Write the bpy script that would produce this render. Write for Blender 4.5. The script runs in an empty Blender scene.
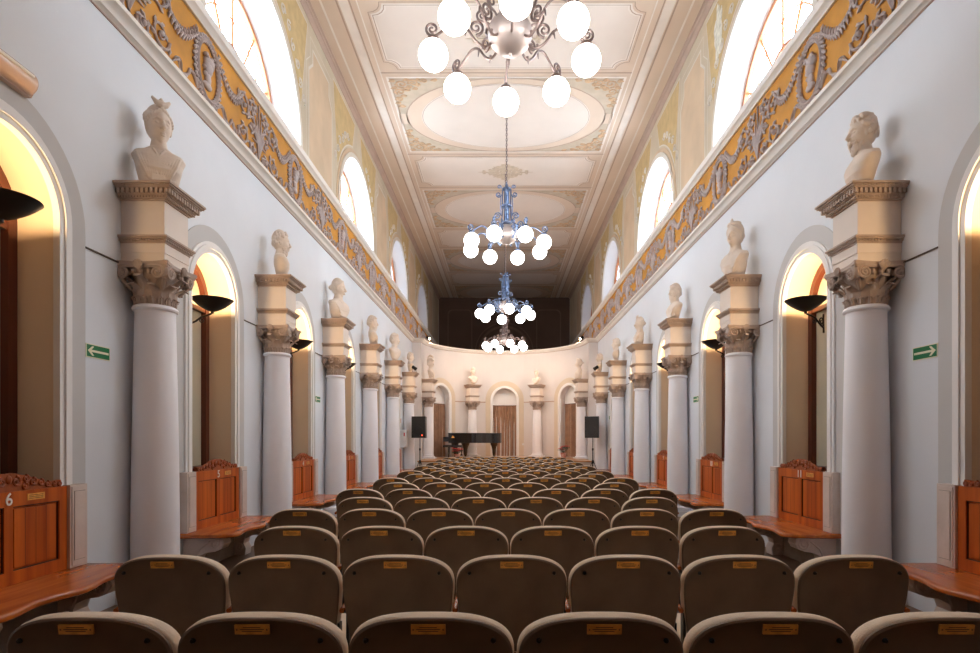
import bpy, math, random
from math import sin, cos, pi, radians, sqrt, atan2
from mathutils import Vector, Matrix, noise
random.seed(7)
SC = bpy.context.scene
COL = SC.collection

# ---------------------------------------------------------------- camera
cam_d = bpy.data.cameras.new('camera')
cam = bpy.data.objects.new('camera', cam_d); COL.objects.link(cam)
cam.location = (-0.07, 0, 1.42); cam.rotation_euler = (pi/2, 0, 0)
cam_d.sensor_width = 36; cam_d.lens = 585/980*36
cam_d.shift_x = -13/980; cam_d.shift_y = 112.5/980
cam_d.clip_start = 0.05; cam_d.clip_end = 300
SC.camera = cam
# ---------------------------------------------------------------- world, exposure
w = bpy.data.worlds.new('sky'); SC.world = w; w.use_nodes = True
bg = w.node_tree.nodes['Background']
bg.inputs[0].default_value = (0.70, 0.85, 1.0, 1); bg.inputs[1].default_value = 12.0
SC.view_settings.view_transform = 'Standard'; SC.view_settings.look = 'None'
SC.view_settings.exposure = 0.8; SC.view_settings.gamma = 1
SC.view_settings.use_curve_mapping = False
SC.cycles.use_denoising = True
SC.cycles.max_bounces = 8; SC.cycles.diffuse_bounces = 6; SC.cycles.glossy_bounces = 3
SC.cycles.transparent_max_bounces = 8
SC.cycles.caustics_reflective = False; SC.cycles.caustics_refractive = False
SC.cycles.sample_clamp_indirect = 6
GLOBE_E = 8.0      # lamp globes
SCONCE_W = 10.0    # uplight sconces, watts
SPOT_W = 150.0     # apse spotlights

# measured layout (metres): y runs away from the camera
WX, UX, CH = 3.39, 3.60, 9.16         # lower wall, upper wall, ceiling height
COLX, C1, PITCH = 3.20, 5.27, 2.84     # column line
YB, YC, YE, RA = -3.5, 21.3, 32.0, 3.05
BAY = [3.85 + PITCH*b for b in range(6)]
ZS, RO = 3.03, 0.50                    # lower arch springing, radius
WINY = [2.82 + 5.68*k for k in (-1, 0, 1, 2, 3, 4)]
UZS, UR = 6.45, 1.62

# ---------------------------------------------------------------- helpers
class MB:
    def __init__(s): s.v = []; s.f = []; s.m = []
    def add(s, vs, fs, m=0, M=None):
        n = len(s.v)
        if M is not None: vs = [M @ Vector(p) for p in vs]
        s.v += [tuple(p) for p in vs]; s.f += [tuple(i+n for i in f) for f in fs]; s.m += [m]*len(fs); return s
    def merge(s, o, M=None, m=None):
        n = len(s.v)
        s.v += [tuple((M @ Vector(p)) if M is not None else p) for p in o.v]
        s.f += [tuple(i+n for i in f) for f in o.f]; s.m += [m if m is not None else k for k in o.m]; return s
    def box(s, x0, x1, y0, y1, z0, z1, m=0, M=None):
        vs = [(x, y, z) for x in (x0, x1) for y in (y0, y1) for z in (z0, z1)]
        fs = [(0,1,3,2),(4,6,7,5),(0,4,5,1),(2,3,7,6),(0,2,6,4),(1,5,7,3)]
        return s.add(vs, fs, m, M)
    def lathe(s, prof, n=32, c=(0,0), m=0, M=None, squash=(1,1), cap=True):
        vs = []; fs = []
        for r, z in prof:
            for i in range(n):
                a = 2*pi*i/n; vs.append((c[0]+r*squash[0]*cos(a), c[1]+r*squash[1]*sin(a), z))
        for j in range(len(prof)-1):
            for i in range(n):
                k = (i+1) % n; fs.append((j*n+i, j*n+k, (j+1)*n+k, (j+1)*n+i))
        if cap:
            fs.append(tuple(range(n))[::-1]); fs.append(tuple((len(prof)-1)*n+i for i in range(n)))
        return s.add(vs, fs, m, M)
    def tube(s, path, r, n=6, m=0, M=None, flat=1.0):
        P = [Vector(p) for p in path]; N = len(P)
        R = r if isinstance(r, (list, tuple)) else [r]*N
        vs = []; fs = []; up = None
        for i, p in enumerate(P):
            t = (P[min(i+1, N-1)]-P[max(i-1, 0)]).normalized()
            if up is None:
                up = Vector((0,0,1)) if abs(t.z) < .9 else Vector((1,0,0))
            a = t.cross(up)
            if a.length < 1e-5: a = t.orthogonal()
            a.normalize(); b = a.cross(t).normalized(); up = b
            for k in range(n):
                q = 2*pi*k/n; vs.append(p + a*cos(q)*R[i] + b*sin(q)*R[i]*flat)
        for i in range(N-1):
            for k in range(n):
                l = (k+1) % n; fs.append((i*n+k, i*n+l, (i+1)*n+l, (i+1)*n+k))
        fs.append(tuple(range(n))[::-1]); fs.append(tuple((N-1)*n+k for k in range(n)))
        return s.add(vs, fs, m, M)
    def ball(s, c, r, nu=12, nv=8, m=0, M=None):
        rx, ry, rz = r if isinstance(r, (tuple, list)) else (r, r, r)
        vs = [(c[0], c[1], c[2]-rz)]; fs = []
        for j in range(1, nv):
            t = pi*j/nv
            for i in range(nu):
                a = 2*pi*i/nu; vs.append((c[0]+rx*sin(t)*cos(a), c[1]+ry*sin(t)*sin(a), c[2]-rz*cos(t)))
        vs.append((c[0], c[1], c[2]+rz)); L = len(vs)-1
        for i in range(nu):
            k = (i+1) % nu; fs.append((0, 1+k, 1+i)); fs.append((L, L-nu+i, L-nu+k))
            for j in range(nv-2): fs.append((1+j*nu+i, 1+j*nu+k, 1+(j+1)*nu+k, 1+(j+1)*nu+i))
        return s.add(vs, fs, m, M)
    def prism(s, poly, t, m=0, M=None):          # polygon in x,y, thickness t in z
        n = len(poly)
        vs = [(x, y, 0) for x, y in poly] + [(x, y, t) for x, y in poly]
        fs = [tuple(range(n))[::-1], tuple(range(n, 2*n))] + [(i, (i+1) % n, n+(i+1) % n, n+i) for i in range(n)]
        return s.add(vs, fs, m, M)
    def build(s, name, mats, parent=None, ang=35, kind=None):
        me = bpy.data.meshes.new(name); me.from_pydata(s.v, [], s.f)
        if not isinstance(mats, (list, tuple)): mats = [mats]
        for mt in mats: me.materials.append(mt)
        me.polygons.foreach_set('material_index', s.m)
        me.polygons.foreach_set('use_smooth', [ang > 0]*len(s.f))
        me.update()
        if ang > 0: me.set_sharp_from_angle(angle=radians(ang))
        o = bpy.data.objects.new(name, me); COL.objects.link(o)
        if parent is not None: o.parent = parent
        if kind: o['kind'] = kind
        return o

def fixn(o):
    import bmesh
    b = bmesh.new(); b.from_mesh(o.data); bmesh.ops.recalc_face_normals(b, faces=b.faces); b.to_mesh(o.data); b.free(); return o
def thing(name, label, cat, loc=(0,0,0), rz=0, group=None):
    o = bpy.data.objects.new(name, None); COL.objects.link(o); o.empty_display_size = .1
    o.location = loc; o.rotation_euler = (0,0,rz); return tag(o, label, cat, group)
def tag(o, label, cat, group=None):
    o['label'] = label; o['category'] = cat
    if group: o['group'] = group
    return o
def dup(root, loc=None, rz=None, label=None, group=None):
    r = root.copy(); COL.objects.link(r)
    if loc is not None: r.location = loc
    if rz is not None: r.rotation_euler = (0,0,rz)
    if label: r['label'] = label
    if group: r['group'] = group
    for ch in list(root.children):
        c = ch.copy(); COL.objects.link(c); c.parent = r
        for g in list(ch.children):
            d = g.copy(); COL.objects.link(d); d.parent = c
    return r
def spiral(cx, cz, r0, r1, a0, turns, n=22, y=0):
    out = []
    for i in range(n+1):
        t = i/n; r = r0+(r1-r0)*t; a = a0+turns*2*pi*t
        out.append((cx+r*cos(a), y, cz+r*sin(a)))
    return out
ORD = ['nearest', 'second', 'third', 'fourth', 'fifth', 'sixth', 'seventh', 'eighth', 'ninth', 'tenth', 'eleventh', 'twelfth',
       'thirteenth', 'fourteenth', 'fifteenth', 'sixteenth', 'seventeenth', 'eighteenth', 'nineteenth']

# ---------------------------------------------------------------- materials
def mat(name, col, rough=.6, metal=0, var=.06, scale=3.0, bump=0, bscale=40, col2=None, stretch=None, spec=None, coat=0, detail=4):
    m = bpy.data.materials.new(name); m.use_nodes = True; nt = m.node_tree; N = nt.nodes; L = nt.links
    p = N['Principled BSDF']; p.inputs['Roughness'].default_value = rough; p.inputs['Metallic'].default_value = metal
    if spec is not None: p.inputs['Specular IOR Level'].default_value = spec
    if coat: p.inputs['Coat Weight'].default_value = coat; p.inputs['Coat Roughness'].default_value = .15
    tc = N.new('ShaderNodeTexCoord'); mp = N.new('ShaderNodeMapping'); L.new(tc.outputs['Object'], mp.inputs[0])
    if stretch: mp.inputs['Scale'].default_value = stretch
    nz = N.new('ShaderNodeTexNoise'); nz.inputs['Scale'].default_value = scale; nz.inputs['Detail'].default_value = detail
    L.new(mp.outputs[0], nz.inputs[0])
    rp = N.new('ShaderNodeValToRGB'); L.new(nz.outputs[0], rp.inputs[0])
    rp.color_ramp.elements[0].position = .3; rp.color_ramp.elements[1].position = .7
    c2 = col2 or tuple(c*(1-var) for c in col)
    rp.color_ramp.elements[0].color = (*c2, 1); rp.color_ramp.elements[1].color = (*[min(1, c*(1+(0 if col2 else var*.5))) for c in col], 1)
    L.new(rp.outputs[0], p.inputs['Base Color'])
    if bump:
        n2 = N.new('ShaderNodeTexNoise'); n2.inputs['Scale'].default_value = bscale; n2.inputs['Detail'].default_value = 3
        L.new(mp.outputs[0], n2.inputs[0]); b = N.new('ShaderNodeBump'); b.inputs['Strength'].default_value = bump
        b.inputs['Distance'].default_value = .01; L.new(n2.outputs[0], b.inputs['Height']); L.new(b.outputs[0], p.inputs['Normal'])
    return m
def emis(name, col, e):
    m = bpy.data.materials.new(name); m.use_nodes = True; p = m.node_tree.nodes['Principled BSDF']
    p.inputs['Base Color'].default_value = (*[min(1, c) for c in col], 1); p.inputs['Emission Color'].default_value = (*col, 1)
    p.inputs['Emission Strength'].default_value = e; return m

M_WALL = mat('wall_plaster', (.73, .76, .80), .75, var=.05, scale=.8, bump=.12, bscale=9)
M_BAND = mat('arch_band_paint', (.55, .54, .53), .75, var=.04, scale=1.5)
M_WHITE = mat('white_moulding', (.80, .78, .76), .6, var=.03)
M_REVEAL = mat('reveal_plaster', (.74, .59, .43), .75, var=.06, scale=1.5)
M_SHAFT = mat('column_stucco', (.87, .865, .90), .5, var=.04, scale=1.2, bump=.05, bscale=12)
M_CAP = mat('capital_stone', (.46, .36, .30), .7, var=.18, scale=9, bump=.25, bscale=60)
M_ENT = mat('entablature_plaster', (.74, .65, .57), .65, var=.06, scale=3)
M_CORN = mat('column_cornice_stone', (.46, .35, .28), .7, var=.12, scale=8)
M_BUST = mat('bust_plaster', (.74, .63, .53), .55, var=.10, scale=6, bump=.1, bscale=60)
M_CORNICE = mat('hall_cornice', (.80, .75, .68), .6, var=.04)
M_GOLD = mat('ochre_frieze_paint', (.60, .265, .025), .6, var=.22, scale=2.5)
M_RELIEF = mat('stucco_relief', (.50, .42, .40), .65, var=.18, scale=7)
M_UP = mat('upper_wall_paint', (.60, .50, .36), .8, var=.12, scale=1.4)
M_UP2 = mat('upper_panel_paint', (.63, .47, .31), .8, var=.12, scale=1.8)
M_UPL = mat('upper_line_paint', (.70, .64, .55), .8)
M_OCH = mat('damask_ochre_paint', (.58, .42, .20), .8, var=.15, scale=5)
M_PEEL = mat('bare_peeling_plaster', (.76, .72, .60), .9, var=.3, scale=12, bump=.5, bscale=30)
M_CEIL = mat('ceiling_paint', (.69, .54, .41), .8, var=.07, scale=.7)
M_CEILP = mat('ceiling_panel_paint', (.73, .63, .54), .8, var=.06, scale=.9)
M_CLINE = mat('ceiling_line_brown', (.46, .33, .25), .8)
M_CLINE2 = mat('ceiling_line_pale', (.80, .71, .62), .8)
M_CORNAM = mat('ceiling_ornament_paint', (.60, .40, .24), .8, var=.2, scale=8)
M_CORNBG = mat('ceiling_ornament_ground', (.56, .46, .34), .8, var=.1, scale=5)
M_CROWN = mat('crown_moulding', (.50, .36, .28), .7, var=.08)
M_DARKW = mat('dark_brown_wall_paint', (.13, .078, .055), .8, var=.2, scale=.8)
M_DARKL = mat('dark_wall_lines', (.20, .125, .085), .8)
M_WOOD = mat('orange_oak_wood', (.60, .135, .014), .42, scale=5, stretch=(1, 2.5, .12), col2=(.30, .045, .005), spec=.3, detail=8)
M_SEATW = mat('polished_seat_wood', (.58, .155, .02), .24, stretch=(2.5, .2, 1), scale=6, col2=(.33, .065, .008), spec=.55, detail=8)
M_CARVE = mat('carved_wood', (.34, .075, .014), .45, var=.3, scale=14)
M_DKWOOD = mat('dark_red_window_wood', (.11, .024, .010), .35, var=.3, scale=4, stretch=(1, 1, .2))
M_GROOVE = mat('wood_groove', (.06, .018, .006), .6)
M_STONE = mat('pink_marble', (.66, .55, .49), .45, var=.12, scale=5, bump=.1)
M_STONED = mat('dark_carved_stone', (.30, .245, .20), .7, var=.2, scale=8)
M_BLIND = mat('roller_blind', (.50, .45, .33), .85, var=.06)
M_BRASS = mat('brass_plate', (.80, .38, .07), .45, metal=.15, var=.25, scale=30)
M_INK = mat('engraved_marks', (.10, .05, .02), .6)
M_PLASTIC = mat('white_number_paint', (.80, .76, .70), .5)
M_BACK = mat('chair_back_brown', (.165, .108, .066), .55, var=.22, scale=6, bump=.06, bscale=25)
M_CUSH = mat('beige_upholstery', (.87, .74, .59), .9, var=.08, scale=8, bump=.25, bscale=160)
M_IRON = mat('black_iron', (.018, .015, .013), .35, metal=.4)
M_PEWTER = mat('pewter_metal', (.24, .18, .165), .42, metal=.75, var=.15, scale=6)
M_BLUE = mat('blue_lacquered_metal', (.13, .175, .28), .3, metal=.55, var=.25, scale=6)
M_SILVER = mat('silvered_ball', (.50, .43, .41), .5, metal=.6, var=.06)
M_GLOBE = emis('lit_opal_globe', (1.0, .97, .93), GLOBE_E)
M_BULB = emis('lit_bulb', (1.0, .80, .5), 30)
M_SPOTL = emis('spot_lens_glow', (1.0, .78, .52), 40)
M_GREEN = mat('exit_sign_green', (.0, .17, .055), .4, var=.02)
M_SIGNW = mat('exit_sign_cream', (.78, .77, .56), .5, var=.02)
M_FLOOR = mat('parquet', (.17, .085, .04), .4, col2=(.10, .048, .022), scale=4, stretch=(1, .2, 1), detail=8)
M_STAGE = mat('stage_boards', (.55, .26, .08), .3, col2=(.42, .18, .05), scale=4, stretch=(.3, 3, 1))
M_STAGEF = mat('stage_front', (.60, .50, .42), .6)
M_BLACK = mat('piano_lacquer', (.008, .008, .009), .12, coat=.8)
M_KEYS = mat('ivory_keys', (.75, .72, .65), .4)
M_CURT = mat('brown_curtain', (.36, .21, .13), .8, var=.2, scale=5, bump=.15)
M_SPKR = mat('speaker_black', (.02, .02, .022), .5)
M_GRILL = mat('speaker_grille', (.035, .032, .032), .7, bump=.6, bscale=300)
M_RED = mat('red_poinsettia', (.55, .008, .016), .5, var=.3, scale=20)
M_LEAF = mat('dark_green_leaf', (.02, .06, .02), .5, var=.3, scale=20)
M_POT = mat('red_white_pot', (.55, .10, .08), .5, col2=(.7, .6, .55), scale=10)
M_REDLED = emis('red_led', (1, .06, .02), 4)
M_BOXW = mat('white_enamel', (.72, .72, .72), .4, var=.03)
M_LAMPP = mat('pink_lamp_plastic', (.74, .50, .37), .25, var=.15, scale=3, coat=.5)
M_FRAME = mat('orange_window_wood', (.50, .17, .055), .5, var=.15)
M_APSE = mat('apse_plaster', (.70, .65, .62), .75, var=.05, scale=1)
M_REAR = mat('rear_wall_warm_bounce', (.52, .30, .17), .8)  # unseen wall; ochre chosen so its bounce warms the near end
M_LINE = mat('dark_tie_rod', (.07, .045, .035), .5)
def glass(name='window_glass', col=(.93, .96, 1, 1)):
    m = bpy.data.materials.new(name); m.use_nodes = True; nt = m.node_tree; N = nt.nodes; L = nt.links
    out = N['Material Output']; N.remove(N['Principled BSDF'])
    t = N.new('ShaderNodeBsdfTransparent'); t.inputs[0].default_value = col
    g = N.new('ShaderNodeBsdfGlossy'); g.inputs['Roughness'].default_value = .05
    x = N.new('ShaderNodeMixShader'); x.inputs[0].default_value = .06
    L.new(t.outputs[0], x.inputs[1]); L.new(g.outputs[0], x.inputs[2]); L.new(x.outputs[0], out.inputs[0]); return m
M_GLASS = glass()
M_GLASS2 = glass('dimming_dark_glass', (.045, .045, .055, 1))  # darkened glass put in to dim the far and rear ends of the hall
M_GLASS3 = glass('dimming_grey_glass', (.16, .165, .18, 1))  # partly darkened tint, added to cut daylight at the near and far windows

# ---------------------------------------------------------------- structure helpers
def arch_h(a, s):      # opening height at s
    sc, r, zs, zb = a; d = s-sc
    return zs + sqrt(max(0, r*r-d*d))
def outline(a, n=20, r=None, zb=None):
    sc, r0, zs, zb0 = a; r = r or r0; zb = zb0 if zb is None else zb
    return [(sc-r, zb)] + [(sc-r*cos(pi*i/n), zs+r*sin(pi*i/n)) for i in range(n+1)] + [(sc+r, zb)]
def arch_wall(mb, fm, s0, s1, z0, z1, arches, m=0, step=1.0, ds=None):
    S = {s0, s1}; k = s0
    while k < s1: S.add(k); k += step
    for a in arches:
        for i in range(21): S.add(a[0]-a[1]*cos(pi*i/20))
    S = sorted(x for x in S if s0-1e-6 <= x <= s1+1e-6)
    S2 = [S[0]]
    for x in S[1:]:
        if x-S2[-1] > 1e-5: S2.append(x)
    for sa, sb in zip(S2, S2[1:]):
        mid = (sa+sb)/2; A = [a for a in arches if abs(mid-a[0]) < a[1]]
        if A:
            a = A[0]
            mb.add([fm(sa, arch_h(a, sa), 0), fm(sb, arch_h(a, sb), 0), fm(sb, z1, 0), fm(sa, z1, 0)], [(0,1,2,3)], m)
            if a[3] > z0: mb.add([fm(sa, z0, 0), fm(sb, z0, 0), fm(sb, a[3], 0), fm(sa, a[3], 0)], [(0,1,2,3)], m)
        else: mb.add([fm(sa, z0, 0), fm(sb, z0, 0), fm(sb, z1, 0), fm(sa, z1, 0)], [(0,1,2,3)], m)
def reveal(mb, fm, a, dep, r2=None, m=0, sill=True):
    A = outline(a); B = outline(a, r=r2 or a[1]); n = len(A)
    vs = [fm(s, z, 0) for s, z in A] + [fm(s, z, dep) for s, z in B]
    fs = [(i, i+1, n+i+1, n+i) for i in range(n-1)]
    if sill: fs.append((n-1, 0, n, 2*n-1))
    mb.add(vs, fs, m)
def band(mb, fm, a, ri, ro, d0, d1, m=0, zb=None, n=24):     # solid arch band from depth d0 (wall) to d1 (proud, negative)
    A = outline(a, n, ri, zb); B = outline(a, n, ro, zb); k = len(A)
    vs = []
    for d in (d0, d1):
        vs += [fm(s, z, d) for s, z in A]; vs += [fm(s, z, d) for s, z in B]
    fs = []
    for i in range(k-1):
        fs += [(2*k+i, 2*k+i+1, 3*k+i+1, 3*k+i), (i, i+1, 2*k+i+1, 2*k+i), (k+i, 3*k+i, 3*k+i+1, k+i+1)]
    fs += [(0, 2*k, 3*k, k), (k-1, 2*k-1, 4*k-1, 3*k-1)]
    mb.add(vs, fs, m)
def disc_panel(mb, fm, a, r, dep, m=0):    # arched panel filling an opening
    P = outline(a, 24, r); mb.add([fm(s, z, dep) for s, z in P], [tuple(range(len(P)))], m)
def side_map(sd, X):       # s = y, depth pushes outwards
    return lambda s, z, d: (sd*(X+d), s, z)
def apse_map(s, z, d):     # s = arc length from the axis
    a = s/RA; r = RA+d; return (r*sin(a), YC+r*cos(a), z)
def sweep(mb, path, prof, m=0):       # profile (offset inward, z) along a plan path; inward is to the right of travel
    P = [Vector(p) for p in path]; N = len(P); k = len(prof); vs = []
    for i, p in enumerate(P):
        d0 = (P[i]-P[i-1]).normalized() if i > 0 else (P[1]-P[0]).normalized()
        d1 = (P[i+1]-P[i]).normalized() if i < N-1 else d0
        n0 = Vector((d0.y, -d0.x)); n1 = Vector((d1.y, -d1.x)); b = (n0+n1).normalized(); c = max(.3, b.dot(n0))
        for off, z in prof: q = p + b*(off/c); vs.append((q.x, q.y, z))
    fs = [(i*k+j, i*k+(j+1) % k, (i+1)*k+(j+1) % k, (i+1)*k+j) for i in range(N-1) for j in range(k)]
    fs += [tuple(range(k)), tuple((N-1)*k+j for j in range(k))]
    mb.add(vs, fs, m)

# ---------------------------------------------------------------- structure
b = MB(); b.box(-3.9, 3.9, YB-.1, 25, -.12, 0); b.build('floor', M_FLOOR, kind='structure', ang=0)
TRIM = [0]
def trim(mb, mats, ang=35, parent=None):
    TRIM[0] += 1; o = mb.build('trim_%d' % TRIM[0], mats, parent, ang, kind='structure'); return fixn(o)

for side, sd in (('left', -1), ('right', 1)):
    fm = side_map(sd, WX); A = [(y, RO, ZS, 1.0) for y in BAY]
    b = MB(); arch_wall(b, fm, YB, YC, 0, 5.0, A)
    for a in A: reveal(b, fm, a, .36, m=1)
    b.add([fm(YC, 0, 0), fm(YC, 5, 0), (sd*RA, YC, 5), (sd*RA, YC, 0)], [(0,1,2,3)], 2)
    fixn(b.build('wall_'+side, [M_WALL, M_REVEAL, M_APSE], kind='structure', ang=30))
    # arch surrounds
    for a in A:
        b = MB(); band(b, fm, a, .62, .79, .02, -.008, 0, zb=0.02); band(b, fm, a, .494, .62, .02, -.03, 1, zb=1.0)
        band(b, fm, a, .54, .585, -.03, -.045, 1, zb=1.0)
        trim(b, [M_BAND, M_WHITE])
    # string line
    b = MB(); E = [BAY[0]-.79-1.5] + [v for y in BAY for v in (y-.72, y+.72)] + [YC]
    for s0, s1 in zip(E[::2], E[1::2]):
        x0, x1 = sorted((sd*(WX+.01), sd*(WX-.012))); b.box(x0, x1, s0+.07, s1-.07, 2.937, 2.948)
    trim(b, M_LINE, 0)
    # upper wall
    fu = side_map(sd, UX); AU = [(y, UR, UZS, 6.12) for y in WINY]
    b = MB(); arch_wall(b, fu, YB, YE, 4.95, CH, AU)
    for a in AU: reveal(b, fu, a, .42, r2=1.5, m=1)
    def poly(pts, d, m):
        b.add([fu(s, z, d) for s, z in pts], [tuple(range(len(pts)))], m)
    def strip(pts, wd, d, m, closed=True):
        n = len(pts); V = [Vector(p) for p in pts]; vs = []
        for i in range(n):
            t0 = (V[i]-V[i-1]) if (closed or i) else V[1]-V[0]
            t1 = (V[(i+1) % n]-V[i]) if (closed or i < n-1) else t0
            t = (t0.normalized()+t1.normalized()).normalized(); q = Vector((-t.y, t.x))*wd/2
            vs += [fu(*(V[i]+q), d), fu(*(V[i]-q), d)]
        fs = [(2*i, 2*i+1, (2*i+3) % (2*n), (2*i+2) % (2*n)) for i in range(n if closed else n-1)]
        b.add(vs, fs, m)
    for k, y in enumerate(WINY):
        c = y+2.84
        if k < len(WINY):
            R = [(c-.72, 6.5), (c+.72, 6.5), (c+.72, 8.15), (c+.50, 8.35), (c+.50, 8.62), (c-.50, 8.62), (c-.50, 8.35), (c-.72, 8.15)]
            poly(R, -.004, 2); strip(R, .05, -.007, 3)
            O = [(c-.86, 6.35), (c+.86, 6.35), (c+.86, 8.22), (c+.64, 8.42), (c+.64, 8.78), (c-.64, 8.78), (c-.64, 8.42), (c-.86, 8.22)]
            strip(O, .02, -.006, 3)
        # spandrel damask each side of the arch
        for q in (-1, 1):
            pts = [(y+q*2.05, 8.9), (y+q*.25, 8.9)] + [(y+q*1.87*sin(t), UZS+1.87*cos(t)) for t in (.15+.1*i for i in range(1, 11))]
            pts = [p for p in pts if p[1] < 8.905]
            if q < 0: pts = pts[::-1]
            poly(pts, -.004, 4)
            strip(pts, .03, -.006, 3)
            for j in range(6):
                t = .45+.13*j; rr = 2.02+.05*(j % 2)
                cx_, cz_ = y+q*rr*sin(t), min(8.8, UZS+rr*cos(t)+.04)
                b.tube([fu(s_, z_, -.006) for s_, _, z_ in spiral(cx_, cz_, .10, .015, j, 1.3*q, 14)], .014, 4, 3)
    b.tube([fu(YE, z, 0) for z in (6.1, CH)], .02, 4, 3)
    fixn(b.build('upper_wall_'+side if False else 'wall_upper_'+side, [M_UP, M_WHITE, M_UP2, M_UPL, M_OCH], kind='structure', ang=30))
    for a in AU:
        b = MB(); band(b, fu, a, UR, UR+.11, .01, -.035, 0, zb=6.12); band(b, fu, a, UR+.11, UR+.20, .01, -.012, 1, zb=6.12)
        trim(b, [M_UPL, M_UP2])
    # frieze
    b = MB(); x0, x1 = sorted((sd*WX, sd*(WX+.1))); b.box(x0, x1, YB, YE, 5.0, 6.02)
    fr = trim(b, M_GOLD, 0)
    # ledge above frieze
    b = MB(); pth = [(sd*WX, YB), (sd*WX, YE)] if sd < 0 else [(sd*WX, YE), (sd*WX, YB)]
    sweep(b, pth, [(-.22, 5.98), (.03, 5.96), (.05, 5.99), (.09, 6.01), (.10, 6.04), (.10, 6.09), (.085, 6.11), (-.22, 6.13)])
    trim(b, M_CORNICE)
    # crown moulding
    b = MB(); px = sd*UX; pth = [(px, YB), (px, YE)] if sd < 0 else [(px, YE), (px, YB)]
    sweep(b, pth, [(-.02, CH-.13), (.012, CH-.13), (.02, CH-.09), (.06, CH-.05), (.075, CH-.05), (.085, CH-.02), (.12, CH-.012), (.12, CH), (-.02, CH)])
    trim(b, M_CROWN)
    FR = fr if sd < 0 else FR
    if sd > 0: FR2 = fr
# peeling plaster high on the right wall
b = MB(); pts = []
for i in range(26):
    t = 2*pi*i/26; r = 1+.35*noise.noise(Vector((cos(t)*2, sin(t)*2, 3)))*2
    pts.append((9.95+.17*r*cos(t), 8.35+.42*r*sin(t)))
b.add([(UX-.012, s, z) for s, z in pts], [tuple(range(len(pts)))], 0)
b.add([(UX-.012, s, z) for s, z in pts]+[(UX, 9.95+(s-9.95)*1.05, 8.35+(z-8.35)*1.03) for s, z in pts], [(i, (i+1) % 26, 26+(i+1) % 26, 26+i) for i in range(26)], 0)
trim(b, M_PEEL, 0)

# main cornice round the hall and apse
arc = [(RA*sin(a), YC+RA*cos(a)) for a in (-pi/2+pi*i/48 for i in range(49))]
path = [(-WX, YB), (-WX, YC)] + arc + [(WX, YC), (WX, YB)]
b = MB(); sweep(b, path, [(-.03, 4.955), (.012, 4.955), (.02, 4.965), (.05, 4.975), (.06, 5.0), (.095, 5.03), (.12, 5.04), (.12, 5.08), (-.03, 5.09)])
trim(b, M_CORNICE)
b = MB(); sweep(b, path, [(-.02, 4.94), (.012, 4.94), (.012, 4.952), (-.02, 4.952)]); trim(b, M_CROWN)
# apse wall
AA = [(RA*radians(d), .5, ZS, .70) for d in (-56, 0, 56)]
b = MB(); arch_wall(b, apse_map, -RA*pi/2, RA*pi/2, 0, 5.0, AA, 0, .2)
for a in AA: reveal(b, apse_map, a, .30, m=0)
fixn(b.build('wall_apse', M_APSE, kind='structure', ang=40))
M_BAND2 = mat('apse_arch_band', (.66, .56, .43), .75, var=.03)
for a in AA:
    b = MB(); band(b, apse_map, a, .60, .80, .02, -.01, 0, zb=.71); band(b, apse_map, a, .50, .60, .02, -.035, 1, zb=.71)
    trim(b, [M_BAND2, M_WHITE])
    b = MB(); disc_panel(b, apse_map, a, .5, .28); fixn(b.build('wall_niche', M_WHITE, kind='structure', ang=0))
b = MB()
for d0, d1 in ((-88, -71), (-41, -15.2), (15.2, 41), (71, 88)):
    P = [(RA*sin(radians(d0+(d1-d0)*i/8)), YC+RA*cos(radians(d0+(d1-d0)*i/8))) for i in range(9)]
    sweep(b, P, [(-.01, 2.92), (.02, 2.92), (.02, 2.96), (-.01, 2.96)])
trim(b, M_CROWN)
# gallery floor slab above and behind the apse, added unseen to close light leaks
b = MB(); n = len(arc)
out = []
for x, y in arc:
    k = UX/max(abs(x), 1e-6) if abs(x) > .01 else 1e6; dy = y-YC
    kk = min(k, (YE-YC)/max(dy, 1e-6)); out.append((x*kk, YC+dy*kk))
vs = [(x, y, 5.03) for x, y in arc] + [(x, y, 5.03) for x, y in out]
b.add(vs, [(i, i+1, n+i+1, n+i) for i in range(n-1)], 0)
b.add([(-UX, YC, 5.02), (-RA, YC, 5.02), (RA, YC, 5.02), (UX, YC, 5.02), (-UX, YE, 5.02), (UX, YE, 5.02)], [(4, 0, 1), (5, 2, 3)], 0)
b.build('floor_above_apse', M_DARKW, kind='structure', ang=0)
b = MB(); b.box(-UX, UX, YE, YE+.1, 4.9, CH)
def rrect(x0, x1, z0, z1, wd, y, m, r=.25):
    P = []
    for cx_, cz_, a0 in ((x1-r, z1-r, 0), (x0+r, z1-r, pi/2), (x0+r, z0+r, pi), (x1-r, z0+r, 1.5*pi)):
        P += [(cx_+r*cos(a0+pi/2*i/6), cz_+r*sin(a0+pi/2*i/6)) for i in range(7)]
    cxm, czm = (x0+x1)/2, (z0+z1)/2; n = len(P)
    Q = [(p[0]-math.copysign(wd, p[0]-cxm), p[1]-math.copysign(wd, p[1]-czm)) for p in P]
    b.add([(x, y, z) for x, z in P]+[(x, y, z) for x, z in Q], [(i, (i+1) % n, n+(i+1) % n, n+i) for i in range(n)], m)
rrect(-3.1, -1.75, 5.4, 8.5, .05, YE-.006, 1); rrect(1.75, 3.1, 5.4, 8.5, .05, YE-.006, 1)
fmb = lambda s, z, d: (s, YE+d, z)
band(b, fmb, (0, 1.3, 6.2, 5.1), 1.3, 1.42, .005, -.01, 1); band(b, fmb, (0, 1.3, 6.2, 5.1), 1.55, 1.6, .005, -.01, 1)
fixn(b.build('wall_far', [M_DARKW, M_DARKL], kind='structure', ang=0))
b = MB(); b.box(-UX-.1, UX+.1, YB-.1, YB, 0, CH); b.build('wall_behind', M_REAR, kind='structure', ang=0)

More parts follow.
